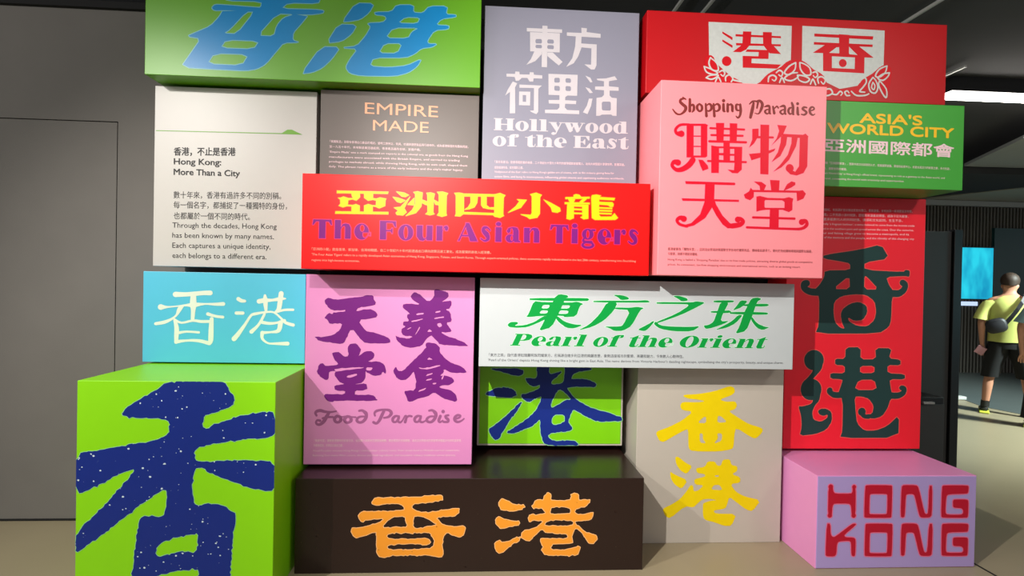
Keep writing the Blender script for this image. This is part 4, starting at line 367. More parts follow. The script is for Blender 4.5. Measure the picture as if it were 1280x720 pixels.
TEXTS = [
('lavender', 'heading', 'pearl_ink', 'fat', 'Hollywood', (634, 2828), (8383, 2899), 0.06844, 0.0, 0.0, 1, None),
('lavender', 'heading', 'pearl_ink', 'fat', 'of the East', (567, 1930), (8448, 2016), 0.06936, 0.0, 0.0, 1, None),
('pearl', 'heading', 'green_ink', 'fat', 'Pearl of the Orient', (1687, 1157), (15978, 1182), 0.06516, 0, 0.45, 1, ('mint_white', 0.00449)),
('tigers', 'heading', 'violet_ink', 'flare', 'The Four Asian Tigers', (555, 1565), (17481, 1622), 0.09482, 0, 0, 1, ('magenta_edge', 0.00742)),
('brown', 'heading', 'copper_ink', 'sans', 'EMPIRE', (2462, 3827), (6576, 3771), 0.06648, 0.004, 0.0, 1, None),
('brown', 'heading', 'copper_ink', 'sans', 'MADE', (2932, 2891), (6058, 2870), 0.06379, 0.004, 0.0, 1, None),
('asia', 'heading', 'mango_ink', 'sans', "ASIA'S", (2536, 3597), (6160, 3576), 0.05378, 0.035, 0.0, 1, None),
('asia', 'heading', 'mango_ink', 'sans', 'WORLD CITY', (685, 2972), (8049, 2929), 0.05518, 0.035, 0.0, 1, None),
('asia', 'heading', 'blush_ink', 'sans', '亞洲國際都會', (520, 1922), (8090, 1833), 0.07249, 0.022, 0.0, 1, None),
('white', 'heading', 'black_ink', 'sans', '香港，不止是香港', (1067, 6207), (4414, 6302), 0.04571, 0.018, 0.0, 1, None),
('white', 'heading', 'black_ink', 'sans', 'Hong Kong:', (1074, 5717), (3637, 5747), 0.03483, 0.02, 0.0, 1, None),
('white', 'heading', 'black_ink', 'sans', 'More Than a City', (1073, 5136), (4668, 5156), 0.03483, 0.02, 0.0, 1, None),
('white', 'body_text', 'black_ink', 'sans', '數十年來，香港有過許多不同的別稱。', (1078, 3816), (7132, 3923), 0.03918, 0.003, 0.0, 1, None),
('white', 'body_text', 'black_ink', 'sans', '每一個名字，都捕捉了一種獨特的身份，', (1086, 3255), (7456, 3355), 0.03918, 0.003, 0.0, 1, None),
('white', 'body_text', 'black_ink', 'sans', '也都屬於一個不同的時代。', (1094, 2648), (5428, 2697), 0.03918, 0.003, 0.0, 1, None),
('white', 'body_text', 'black_ink', 'sans', 'Through the decades, Hong Kong', (1035, 2173), (6746, 2238), 0.03047, 0.003, 0.0, 1, None),
('white', 'body_text', 'black_ink', 'sans', 'has been known by many names.', (1043, 1610), (6602, 1663), 0.03047, 0.003, 0.0, 1, None),
('white', 'body_text', 'black_ink', 'sans', 'Each captures a unique identity,', (1050, 1046), (6414, 1087), 0.03047, 0.003, 0.0, 1, None),
('white', 'body_text', 'black_ink', 'sans', 'each belongs to a different era.', (1058, 480), (6204, 509), 0.03047, 0.003, 0.0, 1, None),
('tigers', 'body_text', 'salmon_ink', 'sans', '「亞洲四小龍」是指香港、新加坡、台灣和韓國，自二十世紀六十年代起透過出口導向政策迅速工業化，成為繁榮的高收入經濟體。', (524, 939), (9686, 963), 0.01484, 0.002, 0.0, 1, None),
('tigers', 'body_text', 'salmon_ink', 'sans', "'The Four Asian Tigers' refers to a rapidly developed Asian economies of Hong Kong, Singapore, Taiwan, and South Korea. Through export-oriented policies, these economies rapidly industrialised in the last 20th century, transforming into flourishing", (528, 685), (17238, 705), 0.01154, 0.002, 0.0, 1, None),
('tigers', 'body_text', 'salmon_ink', 'sans', 'regions into high-income economies.', (532, 403), (2925, 399), 0.01154, 0.002, 0.0, 1, None),
('pearl', 'body_text', 'slate_ink', 'sans', '「東方之珠」指代香港如瑰麗明珠閃耀東方，名稱源自維多利亞港的絢麗夜景，象徵這座城市的繁榮、美麗和魅力，令無數人心馳神往。', (550, 544), (11445, 581), 0.01797, 0.002, 0.0, 1, None),
('pearl', 'body_text', 'slate_ink', 'sans', "'Pearl of the Orient' depicts Hong Kong shining like a bright gem in East Asia. The name derives from Victoria Harbour's dazzling nightscape, symbolising the city's prosperity, beauty, and unique charm.", (510, 303), (17093, 322), 0.01348, 0.002, 0.0, 1, None),
('shopping', 'body_text', 'rust_ink', 'sans', '香港被譽為「購物天堂」，因其自由貿易政策匯聚世界各地的優質商品，價格極具競爭力，便利的免稅購物環境與國際化服務，', (544, 1293), (8383, 1337), 0.0155, 0.002, 0.0, 1, None),
('shopping', 'body_text', 'rust_ink', 'sans', '令旅客，絡繹不絕前來購物。', (549, 1044), (2204, 1050), 0.0155, 0.002, 0.0, 1, None),
('shopping', 'body_text', 'rust_ink', 'sans', "Hong Kong is hailed a 'Shopping Paradise' due to its free trade policies, attracting diverse global goods at competitive", (554, 775), (8351, 796), 0.01119, 0.002, 0.0, 1, None),
('shopping', 'body_text', 'rust_ink', 'sans', 'prices. Its convenient, tax-free shopping environment and international service, such as an inviting resort.', (560, 518), (7699, 524), 0.01119, 0.002, 0.0, 1, None),
('pink', 'body_text', 'blush_ink', 'sans', '「美食天堂」匯聚香港獨特的飲食文化，從街頭小食到米芝蓮星級餐廳，糅合東西方烹調精髓，為來自世界各地的旅客帶來豐富多元的味覺享受，', (567, 1228), (8572, 1244), 0.01464, 0.002, 0.0, 1, None),
('pink', 'body_text', 'blush_ink', 'sans', '令香港成為，世界知名美食之都。', (528, 967), (2151, 962), 0.01464, 0.002, 0.0, 1, None),
('pink', 'body_text', 'blush_ink', 'sans', "Food Paradise denotes Hong Kong's cosmopolitan culinary scene, from street food to Michelin-starred restaurants,", (532, 707), (8405, 738), 0.01033, 0.002, 0.0, 1, None),
('pink', 'body_text', 'blush_ink', 'sans', 'featuring East meets West cuisine, diverse and fresh ingredients, and innovative culinary traditions across districts.', (492, 455), (8191, 465), 0.01033, 0.002, 0.0, 1, None),
('lavender', 'body_text', 'blush_ink', 'sans', '「東方荷里活」是香港電影業的美譽，二十世紀七十至九十年代的香港電影產量驚人，功夫片與警匪片享譽世界，影響深遠，', (731, 962), (8284, 1035), 0.0148, 0.002, 0.0, 1, None),
('lavender', 'body_text', 'blush_ink', 'sans', '成就香港作為，東方電影之都。', (717, 644), (2416, 676), 0.0148, 0.002, 0.0, 1, None),
('lavender', 'body_text', 'blush_ink', 'sans', "'Hollywood of the East' refers to Hong Kong's golden era of cinema, with its film industry gaining fame for", (723, 418), (7606, 551), 0.0111, 0.002, 0.0, 1, None),
('lavender', 'body_text', 'blush_ink', 'sans', 'action films, and kung fu masterpieces, influencing global cinema and captivating audiences worldwide.', (731, 156), (8209, 262), 0.0111, 0.002, 0.0, 1, None),
('brown', 'body_text', 'blush_ink', 'sans', '「英國製造」是戰後香港出口產品的標記，當時工廠林立，玩具、紡織與塑膠製品等行銷海外，成為香港製造的先聲與見證，', (548, 2128), (8396, 2078), 0.01437, 0.002, 0.0, 1, None),
('brown', 'body_text', 'blush_ink', 'sans', '至一九五十年代，本地製造業迅速起飛，香港產品遍及全球，家傳戶曉。', (531, 1831), (5699, 1816), 0.01437, 0.002, 0.0, 1, None),
('brown', 'body_text', 'blush_ink', 'sans', "'Empire Made' was a mark stamped on exports in the colonial era, as goods from the Hong Kong", (537, 1558), (8318, 1565), 0.01123, 0.002, 0.0, 1, None),
('brown', 'body_text', 'blush_ink', 'sans', 'manufacturers were associated with the British Empire, and carried its trading', (520, 1275), (7856, 1303), 0.01123, 0.002, 0.0, 1, None),
('brown', 'body_text', 'blush_ink', 'sans', 'privileges to markets abroad, while showing Hong Kong, with its own craft, shaped them', (525, 1011), (8285, 1022), 0.01123, 0.002, 0.0, 1, None),
('brown', 'body_text', 'blush_ink', 'sans', "daily. The phrase remains as a trace of the early industry and the city's maker legacy.", (508, 736), (8046, 764), 0.01123, 0.002, 0.0, 1, None),
('asia', 'body_text', 'blush_ink', 'sans', '香港是「亞洲國際都會」，匯聚中西文化與環球人才，既是國際金融、貿易和航運中心，亦是充滿活力的創意之都，多元包容，', (347, 1229), (7960, 1115), 0.01403, 0.002, 0.0, 1, None),
('asia', 'body_text', 'blush_ink', 'sans', '成為，連繫世界的橋樑。', (353, 918), (1934, 897), 0.01403, 0.002, 0.0, 1, None),
('asia', 'body_text', 'blush_ink', 'sans', "'Asia's World City' is Hong Kong's official brand, representing its role as a gateway to the Asian world, and", (358, 674), (7593, 615), 0.01076, 0.002, 0.0, 1, None),
('asia', 'body_text', 'blush_ink', 'sans', 'beyond, connecting the world with creativity and opportunities.', (364, 386), (5208, 361), 0.01076, 0.002, 0.0, 1, None),
('redvert', 'body_text', 'blush_ink', 'sans', '「香港」之名由來眾說紛紜，有說源於昔日運送莞香的港口，香氣遠播，亦有說與一條清甜溪流有關，', (774, 14601), (8011, 14652), 0.01628, 0.002, 0.0, 1, None),
('redvert', 'body_text', 'blush_ink', 'sans', '自開埠以來，「香港」二字見證小漁村蛻變，歷經百年滄桑與輝煌，成為今日大都會，', (780, 14311), (7762, 14335), 0.01628, 0.002, 0.0, 1, None),
('redvert', 'body_text', 'blush_ink', 'sans', '它不僅是地名，更承載數代人的共同記憶、情感和文化認同，生生不息。', (786, 14021), (7410, 14063), 0.01628, 0.002, 0.0, 1, None),
('redvert', 'body_text', 'blush_ink', 'sans', "'Hong Kong' is literally 'a fragrant harbour', a name believed to come from the incense trade", (791, 13755), (8087, 13793), 0.01272, 0.002, 0.0, 1, None),
('redvert', 'body_text', 'blush_ink', 'sans', 'that once flourished in the southern port and spread across the coast. Over the centuries,', (797, 13464), (8043, 13512), 0.01272, 0.002, 0.0, 1, None),
('redvert', 'body_text', 'blush_ink', 'sans', 'the small harbour and fishing village grew to become a metropolis, and its', (802, 13197), (7742, 13247), 0.01272, 0.002, 0.0, 1, None),
('redvert', 'body_text', 'blush_ink', 'sans', 'name is a record of the memory and the people, and the identity of this changing city.', (808, 12931), (8110, 12975), 0.01272, 0.002, 0.0, 1, None),
]


BLOCKS = {
 'topgreen': (-1.8103, -0.0203, 2.5831, 3.1991, 3.030, 3.470, 'leaf_green_panel', 'bright green block at top left with sky-blue slanted Chinese lettering'),
 'white': (-1.8297, -0.9420, 1.5617, 2.5682, 3.160, 3.470, 'white_panel', 'white block with black text on the city and a thin green arrow line'),
 'brown': (-0.9134, -0.0226, 2.0643, 2.5730, 3.130, 3.470, 'taupe_panel', 'taupe brown block reading EMPIRE MADE below the bright green top block'),
 'lavender': (-0.0014, 0.8887, 2.0887, 3.0734, 3.100, 3.470, 'lilac_grey_panel', 'tall lilac-grey block reading Hollywood of the East'),
 'tigers': (-0.9075, 0.8870, 1.5574, 2.0409, 2.820, 3.470, 'red_panel', 'wide bright red block reading The Four Asian Tigers'),
 'topred': (0.9214, 2.7166, 2.6040, 3.0730, 3.060, 3.470, 'deep_red_panel', 'wide deep red block at top right with silver lace-edged plates'),
 'shopping': (0.9187, 1.8103, 1.5616, 2.5738, 2.780, 3.470, 'salmon_panel', 'tall salmon pink block reading Shopping Paradise in blackletter'),
 'asia': (1.8413, 2.7082, 2.0772, 2.5531, 2.920, 3.470, 'asia_green_panel', "mid-green block reading ASIA'S WORLD CITY under the deep red block"),
 'redvert': (1.8706, 2.7517, 0.5228, 2.0742, 3.220, 3.470, 'crimson_panel', 'tall red block with large curly dark green characters on the lilac block'),
 'pearl': (0.0019, 1.7668, 1.0482, 1.5304, 2.960, 3.470, 'ice_panel', 'wide pale grey block reading Pearl of the Orient in green'),
 'cube': (-1.8315, -0.9438, 0.0000, 1.0203, 2.600, 3.470, 'cube_lime_panel', 'large lime green cube on the floor with a huge speckled navy character'),
 'blue': (-1.8557, -0.9762, 1.0294, 1.5313, 3.120, 3.470, 'cyan_panel', 'sky-blue block with thin cream characters on top of the lime cube'),
 'pink': (-0.9339, -0.0272, 0.5032, 1.5312, 2.990, 3.470, 'orchid_panel', 'tall orchid pink block reading Food Paradise in script'),
 'gang': (-0.0003, 0.8858, 0.5240, 1.0341, 3.270, 3.470, 'greige_panel', 'recessed lime green block with navy brush character behind the dark brown block'),
 'grey': (0.9278, 1.8039, 0.0000, 1.0298, 3.110, 3.470, 'greige_panel', 'tall pale greige block on the floor with two yellow characters'),
 'black': (-0.9178, 0.8869, 0.0000, 0.4876, 2.820, 3.470, 'brown_panel', 'long dark brown block on the floor with two amber characters'),
 'purple': (1.8283, 2.7322, 0.0000, 0.5024, 2.810, 3.470, 'pink_side', 'lilac block on the floor reading HONG KONG in red letters'),
}
ROUGH = {'cube': 0.0022, 'gang': 0.0014, 'black': 0.0019, 'pink': 0.001, 'blue': 0.0}
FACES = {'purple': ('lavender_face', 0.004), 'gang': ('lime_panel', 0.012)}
FACE_LABEL = {'purple': 'flat lavender front panel', 'gang': 'lime green front panel'}
SPECKLE = {'cube': ('white_dot', 150, 0.0065, False), 'black': ('brown_fleck', 70, 0.0035, True), 'topred': ('slate_ink', 0, 0.003, False)}
PART_LABEL = {('topred', 'plate'): 'speckled silver plate', ('topred', 'lace'): 'silver floral lace edging', ('pink', 'heading'): 'mauve script heading', ('shopping', 'heading'): 'rust red blackletter heading', ('white', 'rule_arrow'): 'thin green line ending in a green arrow head', ('cube', 'speckle'): 'pale specks'}
INK_LABEL = {'sky_ink': 'sky blue', 'plum_ink': 'plum purple', 'cream_ink': 'cream', 'amber_ink': 'amber orange', 'navy_ink': 'navy blue', 'yellow_ink': 'yellow', 'bottle_ink': 'dark bottle green', 'crimson_ink': 'crimson red', 'scarlet_ink': 'scarlet', 'gold_ink': 'golden yellow', 'green_ink': 'green', 'pearl_ink': 'pearl white', 'cherry_ink': 'cherry red', 'violet_ink': 'violet', 'copper_ink': 'copper', 'mango_ink': 'mango yellow', 'blush_ink': 'pale pink', 'black_ink': 'black', 'salmon_ink': 'pale salmon', 'slate_ink': 'slate grey', 'rust_ink': 'rust red'}

# ---------------------------------------------------------------- build the display blocks
def build_block(key):
    x0, x1, z0, z1, y0, y1, bm, label = BLOCKS[key]
    w, h = x1 - x0, z1 - z0
    root = box('display_block', x0, x1, y0, y1 - .03, z0, z1, M(bm), None, .0025)
    tag(root, label, 'display block')
    layers = {}
    def dec(name, mt, n=0): return layers.setdefault((name, mt, n), Decal())
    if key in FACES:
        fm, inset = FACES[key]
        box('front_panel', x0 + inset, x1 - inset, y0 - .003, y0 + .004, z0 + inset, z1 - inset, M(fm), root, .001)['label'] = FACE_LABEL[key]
    for li, (b, name, mt, z, smooth, outline, ops) in enumerate(LAYERS):
        if b != key: continue
        ops = [(k, [tuple(q / 1e4 for q in p) for p in a]) for k, a in ops]
        polys = expand(ops, smooth, ROUGH.get(key, 0))
        v, f = fill(polys, w, h); dec(name, mt, li).add(v, f, z)
        if outline:
            v, f = fill(grow(polys, outline[1]), w, h); dec('outline', outline[0], li).add(v, f, z - .5)
        if name == 'character' and key in SPECKLE:
            rnd = random.Random(7); sm, cnt, smax, everywhere = SPECKLE[key]; sp = []
            for _ in range(cnt * 4):
                px, py = rnd.uniform(0, w), rnd.uniform(0, h)
                cov = False
                for add, p in polys:
                    if inside(p, np.array([px]), np.array([py]))[0]: cov = add
                if cov or everywhere:
                    r = smax * rnd.uniform(.3, 1) ** 2; a = rnd.uniform(0, 3)
                    sp.append((True, [(px + r * math.cos(a + t) * rnd.uniform(.6, 1.2), py + r * math.sin(a + t) * rnd.uniform(.5, 1)) for t in (0, 1.2, 2.5, 3.7, 5)]))
                if len(sp) >= cnt: break
            v, f = fill(sp, w, h); dec('speckle', sm).add(v, f, z + .5)
    for ti, (b, name, mt, font, s, (u0, v0), (u1, v1), hh, bold, shear, z, outline) in enumerate(TEXTS):
        if b != key: continue
        tn = ti + 1000 if name == 'heading' or key == 'white' else 0
        u0, v0, u1, v1 = (q / 1e4 for q in (u0, v0, u1, v1))
        if font == 'sans':
            v, f = sans_mesh(s, 0., 6 if name == 'heading' else 2)
            cjk = ord(s[1]) > 0x2e80
            xs = [p[0] for p in v]; a, bb = min(xs), max(xs); lo = -.08 if cjk else 0.; cap = .92 if cjk else .727
            if s[-1] in '，。': bb += .45
            k = hh / cap
            q = [(u0 + (p[0] - a) / (bb - a) * (u1 - u0), v0 + (v1 - v0) * (p[0] - a) / (bb - a) + (p[1] - lo) * k) for p in v]
            dec(name, mt, tn).add(q, f, z)
            if bold > .005:
                e = bold * k
                for j, (ex, ey) in enumerate(((-e, 0), (e, 0), (0, e), (0, -e), (e * .7, e * .7), (-e * .7, e * .7), (e * .7, -e * .7), (-e * .7, -e * .7))):
                    dec(name, mt, tn).add([(a_ + ex, b_ + ey) for a_, b_ in q], f, z + .06 * (j + 1))
        else:
            ops, wd = latin(s, font == 'fat'); polys = []
            for add, p in expand(ops, 0):
                polys.append((add, [(u0 + (px + shear * py * hh * wd / (u1 - u0)) / wd * (u1 - u0), v0 + (v1 - v0) * px / wd + py * hh) for px, py in p]))
            v, f = fill(polys, w, h); dec(name, mt, tn).add(v, f, z)
            if outline:
                v, f = fill(grow(polys, outline[1]), w, h); dec('outline', outline[0], tn).add(v, f, z - .5)
    yb = y0 - (.0035 if key in FACES else 0)
    for (name, mt, _n), dcl in layers.items():
        if not dcl.F: continue
        me_v = [(x0 + a, yb - .0004 - .0005 * zz, z0 + b) for a, b, zz in dcl.V]
        o = put(name, me_v, dcl.F, M(mt), root)
        if name in ('speckle', 'lace', 'border') or (name == 'body_text' and key != 'white'): o['kind'] = 'stuff'
        if (key, name) in PART_LABEL: o['label'] = PART_LABEL[(key, name)]
        elif mt in INK_LABEL: o['label'] = INK_LABEL[mt] + (' body text' if name == 'body_text' else ' ' + name)
    return root
for key in BLOCKS: build_block(key)

# ---------------------------------------------------------------- things in the hall
def rail(x, y0, y1, z):
    return box('ceiling_rail', x, x + .018, y0, y1, z, z + .02, M('rail_grey'))
for (x, a, b), lab in zip(((1.40, 1.6, 4.05), (1.62, 1.6, 4.1), (3.20, 1.8, 4.12), (4.37, 4.72, 5.2)),
        ('thin grey ceiling rail showing above the red block at its left end', 'thin grey ceiling rail just right of the leftmost one above the red block',
         'pale thin ceiling rail running up from the right part of the tall red top block', 'short pale ceiling rail beside the right edge of the top red block')):
    tag(rail(x, a, b, 3.55), lab, 'ceiling rail', 'ceiling rails')
# ceiling tube lamp
t = bpy.data.objects.new('tube_lamp', None); C.objects.link(t); t.location = (0, 0, 0)
tag(t, 'long glowing white linear lamp under the black ceiling at the right', 'lamp')
TX0, TY, TZ = 4.54, 5.1, 3.43
box('lamp_housing', TX0, TX0 + 3.2, TY - .06, TY + .06, TZ + .03, TZ + .27, M('black_metal'), t)
box('diffuser', TX0 + .01, TX0 + 3.19, TY - .045, TY + .045, TZ - .03, TZ + .03, M('lamp_glow'), t, .01)
# black partition and cabinet behind the red block
p = bpy.data.objects.new('partition_panel', None); C.objects.link(p); p.location = (0, 0, 0)
tag(p, 'tall black freestanding partition behind the right edge of the tall red block', 'partition')
box('panel', 2.3, 3.525, 3.88, 3.93, 0, 1.955, M('charcoal_panel'), p, .003)
box('edge_post', 3.53, 3.595, 3.86, 3.95, 0, 1.97, M('black_metal'), p, .004)
cb = bpy.data.objects.new('floor_cabinet', None); C.objects.link(cb); cb.location = (0, 0, 0)
tag(cb, 'low black cabinet with a pale handle between red block and black partition', 'cabinet')
box('body', 2.6, 3.21, 3.56, 3.84, 0, .775, M('black_metal'), cb, .006)
box('door', 2.61, 3.20, 3.545, 3.557, .03, .73, M('charcoal_panel'), cb, .003)
h = box('handle', 3.03, 3.11, 3.52, 3.543, .735, .75, M('rail_grey'), cb, .003); h['label'] = 'pale grey handle'
# screen on the slatted wall
sc = bpy.data.objects.new('wall_screen', None); C.objects.link(sc); sc.location = (0, 0, 0)
tag(sc, 'glowing cyan screen hanging on the dark slatted wall', 'screen')
SX0, SX1, SZ0, SZ1 = 8.651, 9.423, 1.380, 2.319
SY = HY - .12
box('casing', SX0 - .02, SX1 + .02, SY, HY, SZ0 - .02, SZ1 + .02, M('black_metal'), sc)
m = bpy.data.materials.new('cyan_glow'); m.use_nodes = True; nt = m.node_tree; b = nt.nodes['Principled BSDF']
tc = nt.nodes.new('ShaderNodeTexCoord'); nz = nt.nodes.new('ShaderNodeTexNoise'); nz.inputs['Scale'].default_value = 3.2
mpg = nt.nodes.new('ShaderNodeMapping'); mpg.inputs['Scale'].default_value = (1.5, 1, .6)
cr = nt.nodes.new('ShaderNodeValToRGB'); cr.color_ramp.elements[0].color = lin((0, 160, 205)); cr.color_ramp.elements[1].color = lin((40, 225, 250))
cr.color_ramp.elements[0].position = .35; cr.color_ramp.elements[1].position = .68
nt.links.new(tc.outputs['Object'], mpg.inputs['Vector']); nt.links.new(mpg.outputs['Vector'], nz.inputs['Vector']); nt.links.new(nz.outputs['Fac'], cr.inputs['Fac'])
nt.links.new(cr.outputs['Color'], b.inputs['Emission Color']); b.inputs['Emission Strength'].default_value = .5; b.inputs['Base Color'].default_value = (0, 0, 0, 1)
MATS['cyan_glow'] = m
box('display', SX0, SX1, SY - .004, SY - .0005, SZ0, SZ1, m, sc)
cap = box('caption_plate', 8.896, 9.224, HY - .04, HY - .001, 1.251, 1.326, M('caption_glow'))
tag(cap, 'small glowing white caption plate under the cyan screen', 'sign')
tp = box('teal_panel', 9.501, 10.915, HY - .06, HY - .001, 1.434, 2.699, M('teal_dark'))
tag(tp, 'large dark teal display panel on the slatted wall right of the cyan screen', 'display panel')
fb = box('floor_box', 6.62, 6.78, 7.15, 7.25, .005, .05, M('pale_plastic'), None, .01)
tag(fb, 'small pale box lying on the floor beside the black partition', 'box')

# ---------------------------------------------------------------- people
def skin_body(name, nodes, edges, m, parent=None, sub=2):
    names = list(nodes); me = bpy.data.meshes.new(name)
    me.from_pydata([nodes[k][0] for k in names], [(names.index(a), names.index(b)) for a, b in edges], [])
    o = bpy.data.objects.new(name, me); C.objects.link(o); o.data.materials.append(m)
    if parent: o.parent = parent
    s = o.modifiers.new('skin', 'SKIN'); s.use_smooth_shade = True
    sv = me.skin_vertices[0].data
    for i, k in enumerate(names):
        r = nodes[k][1]; sv[i].radius = r if isinstance(r, tuple) else (r, r); sv[i].use_root = (i == 0)
    s2 = o.modifiers.new('subdivision', 'SUBSURF'); s2.levels = sub; s2.render_levels = sub
    return o
def chain(ed, *k): ed += list(zip(k, k[1:]))
def loft(name, rings, m, parent=None, cap=False, n=20, thick=0.):
    V = []; F = []
    for (x, y, z, rx, ry) in rings:
        for k in range(n):
            t = 2 * math.pi * k / n; V.append((x + rx * math.cos(t), y + ry * math.sin(t), z + .004 * math.sin(5 * t + z * 9)))
    for i in range(len(rings) - 1):
        for k in range(n): F.append((i * n + k, i * n + (k + 1) % n, (i + 1) * n + (k + 1) % n, (i + 1) * n + k))
    o = put(name, V, F, m, parent, True)
    if thick:
        s = o.modifiers.new('cloth', 'SOLIDIFY'); s.thickness = thick
    s2 = o.modifiers.new('subdivision', 'SUBSURF'); s2.levels = 1; s2.render_levels = 1
    return o
def person(loc, turn, label, shirt, shorts, hairm, pants_long=False, arm_out=0.):
    N = {}; E = []
    N['pelvis'] = ((0, 0, .93), (.15, .105)); N['waist'] = ((0, .0, 1.08), (.135, .095)); N['chest'] = ((0, -.01, 1.28), (.16, .11))
    N['collar'] = ((0, .0, 1.42), (.11, .075)); N['neck'] = ((0, .02, 1.5), .052); N['jaw'] = ((0, .05, 1.565), (.066, .078)); N['skull'] = ((0, .045, 1.65), (.076, .092)); N['crown'] = ((0, .035, 1.70), (.05, .06))
    N['nose'] = ((0, .155, 1.60), .012)
    chain(E, 'pelvis', 'waist', 'chest', 'collar', 'neck', 'jaw', 'skull', 'crown'); chain(E, 'jaw', 'nose')
    for s, q in ((-1, 'l'), (1, 'r')):
        N['ear' + q] = ((s * .085, .04, 1.60), (.012, .02)); chain(E, 'jaw', 'ear' + q)
        a = arm_out
        N['sh' + q] = ((s * .19, 0, 1.39), .056); N['el' + q] = ((s * (.26 + a), -.05, 1.13), .043); N['wr' + q] = ((s * (.25 + a), -.03, .90), .028); N['pa' + q] = ((s * (.245 + a), -.02, .83), (.036, .02))
        chain(E, 'collar', 'sh' + q, 'el' + q, 'wr' + q, 'pa' + q)
        for i, (dx, L) in enumerate(((-.030, .07), (-.010, .082), (.011, .078), (.031, .062))):
            bx = s * (.245 + a)
            N[f'f{q}{i}a'] = ((bx + dx * .6, -.02 + dx * .3, .79), .0105); N[f'f{q}{i}b'] = ((bx + dx, -.005, .79 - L * .55), .009); N[f'f{q}{i}c'] = ((bx + dx, .015, .79 - L), .0075)
            chain(E, 'pa' + q, f'f{q}{i}a', f'f{q}{i}b', f'f{q}{i}c')
        N['t' + q + 'a'] = ((s * (.245 + a) - s * .02, .03, .81), .011); N['t' + q + 'b'] = ((s * (.245 + a) - s * .02, .055, .775), .009); chain(E, 'pa' + q, 't' + q + 'a', 't' + q + 'b')
        N['hip' + q] = ((s * .1, 0, .86), .092); N['th' + q] = ((s * .135, .01, .66), .075); N['kn' + q] = ((s * .165, .015, .48), .055); N['ca' + q] = ((s * .185, -.01, .34), .055); N['an' + q] = ((s * .205, -.01, .09), .036)
        N['ft' + q] = ((s * .215, .09, .05), (.04, .03)); N['toe' + q] = ((s * .22, .17, .04), (.035, .022))
        chain(E, 'pelvis', 'hip' + q, 'th' + q, 'kn' + q, 'ca' + q, 'an' + q, 'ft' + q, 'toe' + q)
    root = skin_body('person', N, E, M('skin'))
    tag(root, label, 'person')
    # shirt: trunk and sleeves in one mesh
    R = [(0, 0, .90, .205, .145), (0, 0, 1.0, .2, .14), (0, -.005, 1.15, .195, .138), (0, -.01, 1.3, .215, .145), (0, -.005, 1.39, .205, .125), (0, .0, 1.445, .13, .095), (0, .012, 1.475, .075, .07)]
    sh = loft('shirt', R, M(shirt), root)
    V = [v.co.copy() for v in sh.data.vertices]; F = [tuple(p.vertices) for p in sh.data.polygons]
    for s in (-1, 1):
        n0 = len(V); pts = [(.11, 0, 1.375, .092), (.19, -.0, 1.36, .092), (.235, -.02, 1.27, .082), (.265 + arm_out * .7, -.04, 1.17, .085)]
        for i, (x, y, z, r) in enumerate(pts):
            for k in range(16):
                t = 2 * math.pi * k / 16; tilt = .5 if i < 2 else .15
                V.append(Vector((s * (x + r * math.cos(t) * (1 - tilt * .5)), y + r * math.sin(t), z + r * math.cos(t) * tilt)))
        for i in range(len(pts) - 1):
            for k in range(16): F.append((n0 + i * 16 + k, n0 + i * 16 + (k + 1) % 16, n0 + (i + 1) * 16 + (k + 1) % 16, n0 + (i + 1) * 16 + k))
    me = bpy.data.meshes.new('shirt'); me.from_pydata([tuple(v) for v in V], [], F)
    for p_ in me.polygons: p_.use_smooth = True
    me.materials.append(M(shirt)); sh.data = me
    # shorts
    V = []; F = []
    loftdata = [[(0, 0, .98, .18, .125), (0, 0, .9, .19, .135), (0, 0, .82, .185, .13)]]
    zb = .10 if pants_long else .46
    for s in (-1, 1): loftdata.append([(s * .085, 0, .88, .11, .125), (s * .10, 0, .78, .115, .12), (s * .14, .01, .62, .10, .105), (s * (.165 if not pants_long else .2), .01, zb, .09, .095)])
    for R in loftdata:
        n0 = len(V)
        for (x, y, z, rx, ry) in R:
            for k in range(18):
                t = 2 * math.pi * k / 18; V.append((x + rx * math.cos(t), y + ry * math.sin(t), z))
        for i in range(len(R) - 1):
            for k in range(18): F.append((n0 + i * 18 + k, n0 + i * 18 + (k + 1) % 18, n0 + (i + 1) * 18 + (k + 1) % 18, n0 + (i + 1) * 18 + k))
    put('trousers' if pants_long else 'shorts', V, F, M(shorts), root, True)
    # hair cap
    V = []; F = []; n = 18
    for i in range(7):
        ph = math.pi / 2 * (1 - i / 6 * 1.25)
        for k in range(n):
            t = 2 * math.pi * k / n; back = -.5 * min(0, math.sin(t)); r = math.cos(ph)
            V.append((.094 * r * math.cos(t), .035 + .112 * r * math.sin(t), 1.655 + .10 * math.sin(ph) - (.05 * back if i == 6 else 0)))
    for i in range(6):
        for k in range(n): F.append((i * n + k, i * n + (k + 1) % n, (i + 1) * n + (k + 1) % n, (i + 1) * n + k))
    hr = put('hair', V, F, M(hairm), root, True)
    for s in (-1, 1):   # shoes and socks
        x = s * .212
        sh_ = skin_body('shoe', {'a': ((x, -.055, .05), (.04, .042)), 'b': ((x, .03, .05), (.044, .04)), 'c': ((x + s * .01, .14, .038), (.046, .03)), 'd': ((x + s * .012, .2, .03), (.036, .02))}, [('a', 'b'), ('b', 'c'), ('c', 'd')], M('shoe_black'), root)
        for q in (.0,): box('sole', x - .047, x + .052, -.1, .225, .001, .026, M('shoe_yellow'), sh_, .01)
        if not pants_long: loft('sock', [(s * .206, -.01, .08, .044, .044), (s * .204, -.01, .13, .043, .043), (s * .2, -.01, .155, .045, .045)], M('shoe_black'), root)
    root.location = loc; root.rotation_euler = (0, 0, turn)
    return root
TURN = -.74
P1 = person((6.493, 6.3, 0), TURN, 'person seen from behind in a yellow-green t-shirt and black shorts, holding a small item', 'shirt_lime', 'cloth_black', 'hair_brown')
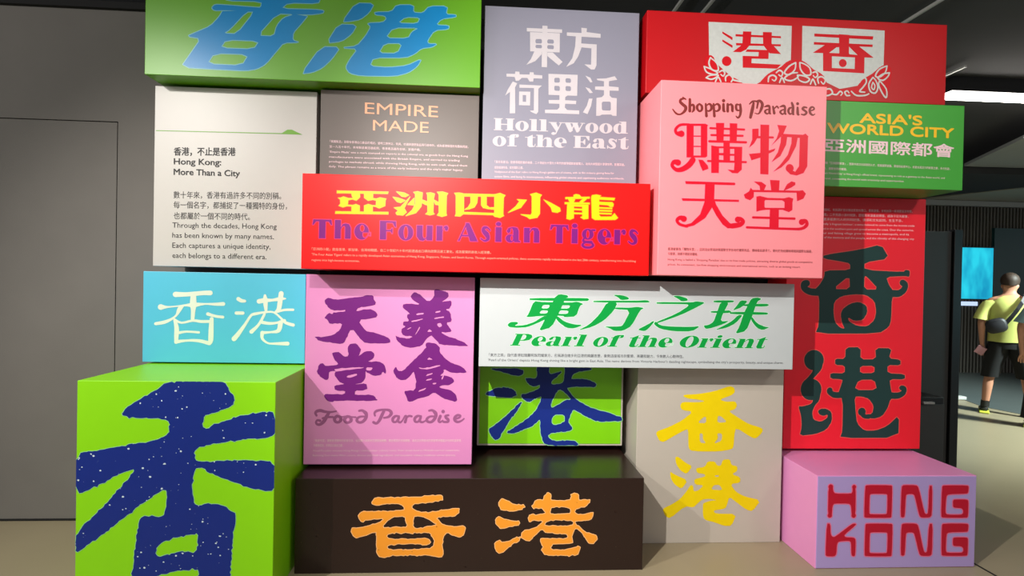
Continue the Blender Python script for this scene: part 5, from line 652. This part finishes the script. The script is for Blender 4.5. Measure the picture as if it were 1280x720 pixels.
P2 = person((6.348, 5.6, 0), TURN - .1, 'person in a loose blue-grey shirt cut off by the right edge of the photo', 'shirt_bluegrey', 'cloth_black', 'hair_brown', True, .04)
# cross-body bag worn by the first person
bag = bpy.data.objects.new('crossbody_bag', None); C.objects.link(bag); bag.location = (6.493, 6.3, 0); bag.rotation_euler = (0, 0, TURN)
tag(bag, 'small black cross-body bag on the back of the person in the yellow-green shirt', 'bag')
V = []; F = []; n = 20
for yy, k_ in ((-.158, .7), (-.17, 1), (-.205, 1), (-.22, .75)):
    for k in range(n):
        t = 2 * math.pi * k / n; c_, s_ = math.cos(t), math.sin(t)
        u = .105 * k_ * math.copysign(abs(c_) ** .6, c_); v = .085 * k_ * math.copysign(abs(s_) ** .7, s_)
        V.append((-.125 + u * .93 - v * .3, yy + .02 * abs(u) / .12, 1.1 + u * .32 + v))
for i in range(3):
    for k in range(n): F.append((i * n + k, i * n + (k + 1) % n, (i + 1) * n + (k + 1) % n, (i + 1) * n + k))
F += [tuple(range(n)), tuple(range(3 * n, 4 * n))]
put('pouch', V, F, M('bag_black'), bag, True)
def strap(pts, w=.028, t=.006):
    V = []; F = []
    for x, y, z in pts: V += [(x, y, z + w / 2), (x + w * .6, y, z - w / 2), (x + w * .6, y - t, z - w / 2), (x, y - t, z + w / 2)]
    for i in range(len(pts) - 1):
        for k in range(4): F.append((i * 4 + k, i * 4 + (k + 1) % 4, i * 4 + 4 + (k + 1) % 4, i * 4 + 4 + k))
    return put('strap', V, F, M('bag_black'), bag)
strap([(-.05, -.172, 1.14), (0, -.178, 1.22), (.05, -.176, 1.31), (.09, -.16, 1.39), (.115, -.11, 1.45), (.12, -.03, 1.475), (.12, .05, 1.46)], .042)
it = put('folded_leaflet', *box_geo(-.045, .045, -.012, .012, -.05, .05), M('leaflet_pink')); it.location = Vector((6.493, 6.3, .78)) + Matrix.Rotation(TURN, 3, 'Z') @ Vector((-.262, -.055, 0)); it.rotation_euler = (.2, .5, TURN)
tag(it, 'small folded pink leaflet in the left hand of the person in yellow-green', 'leaflet')
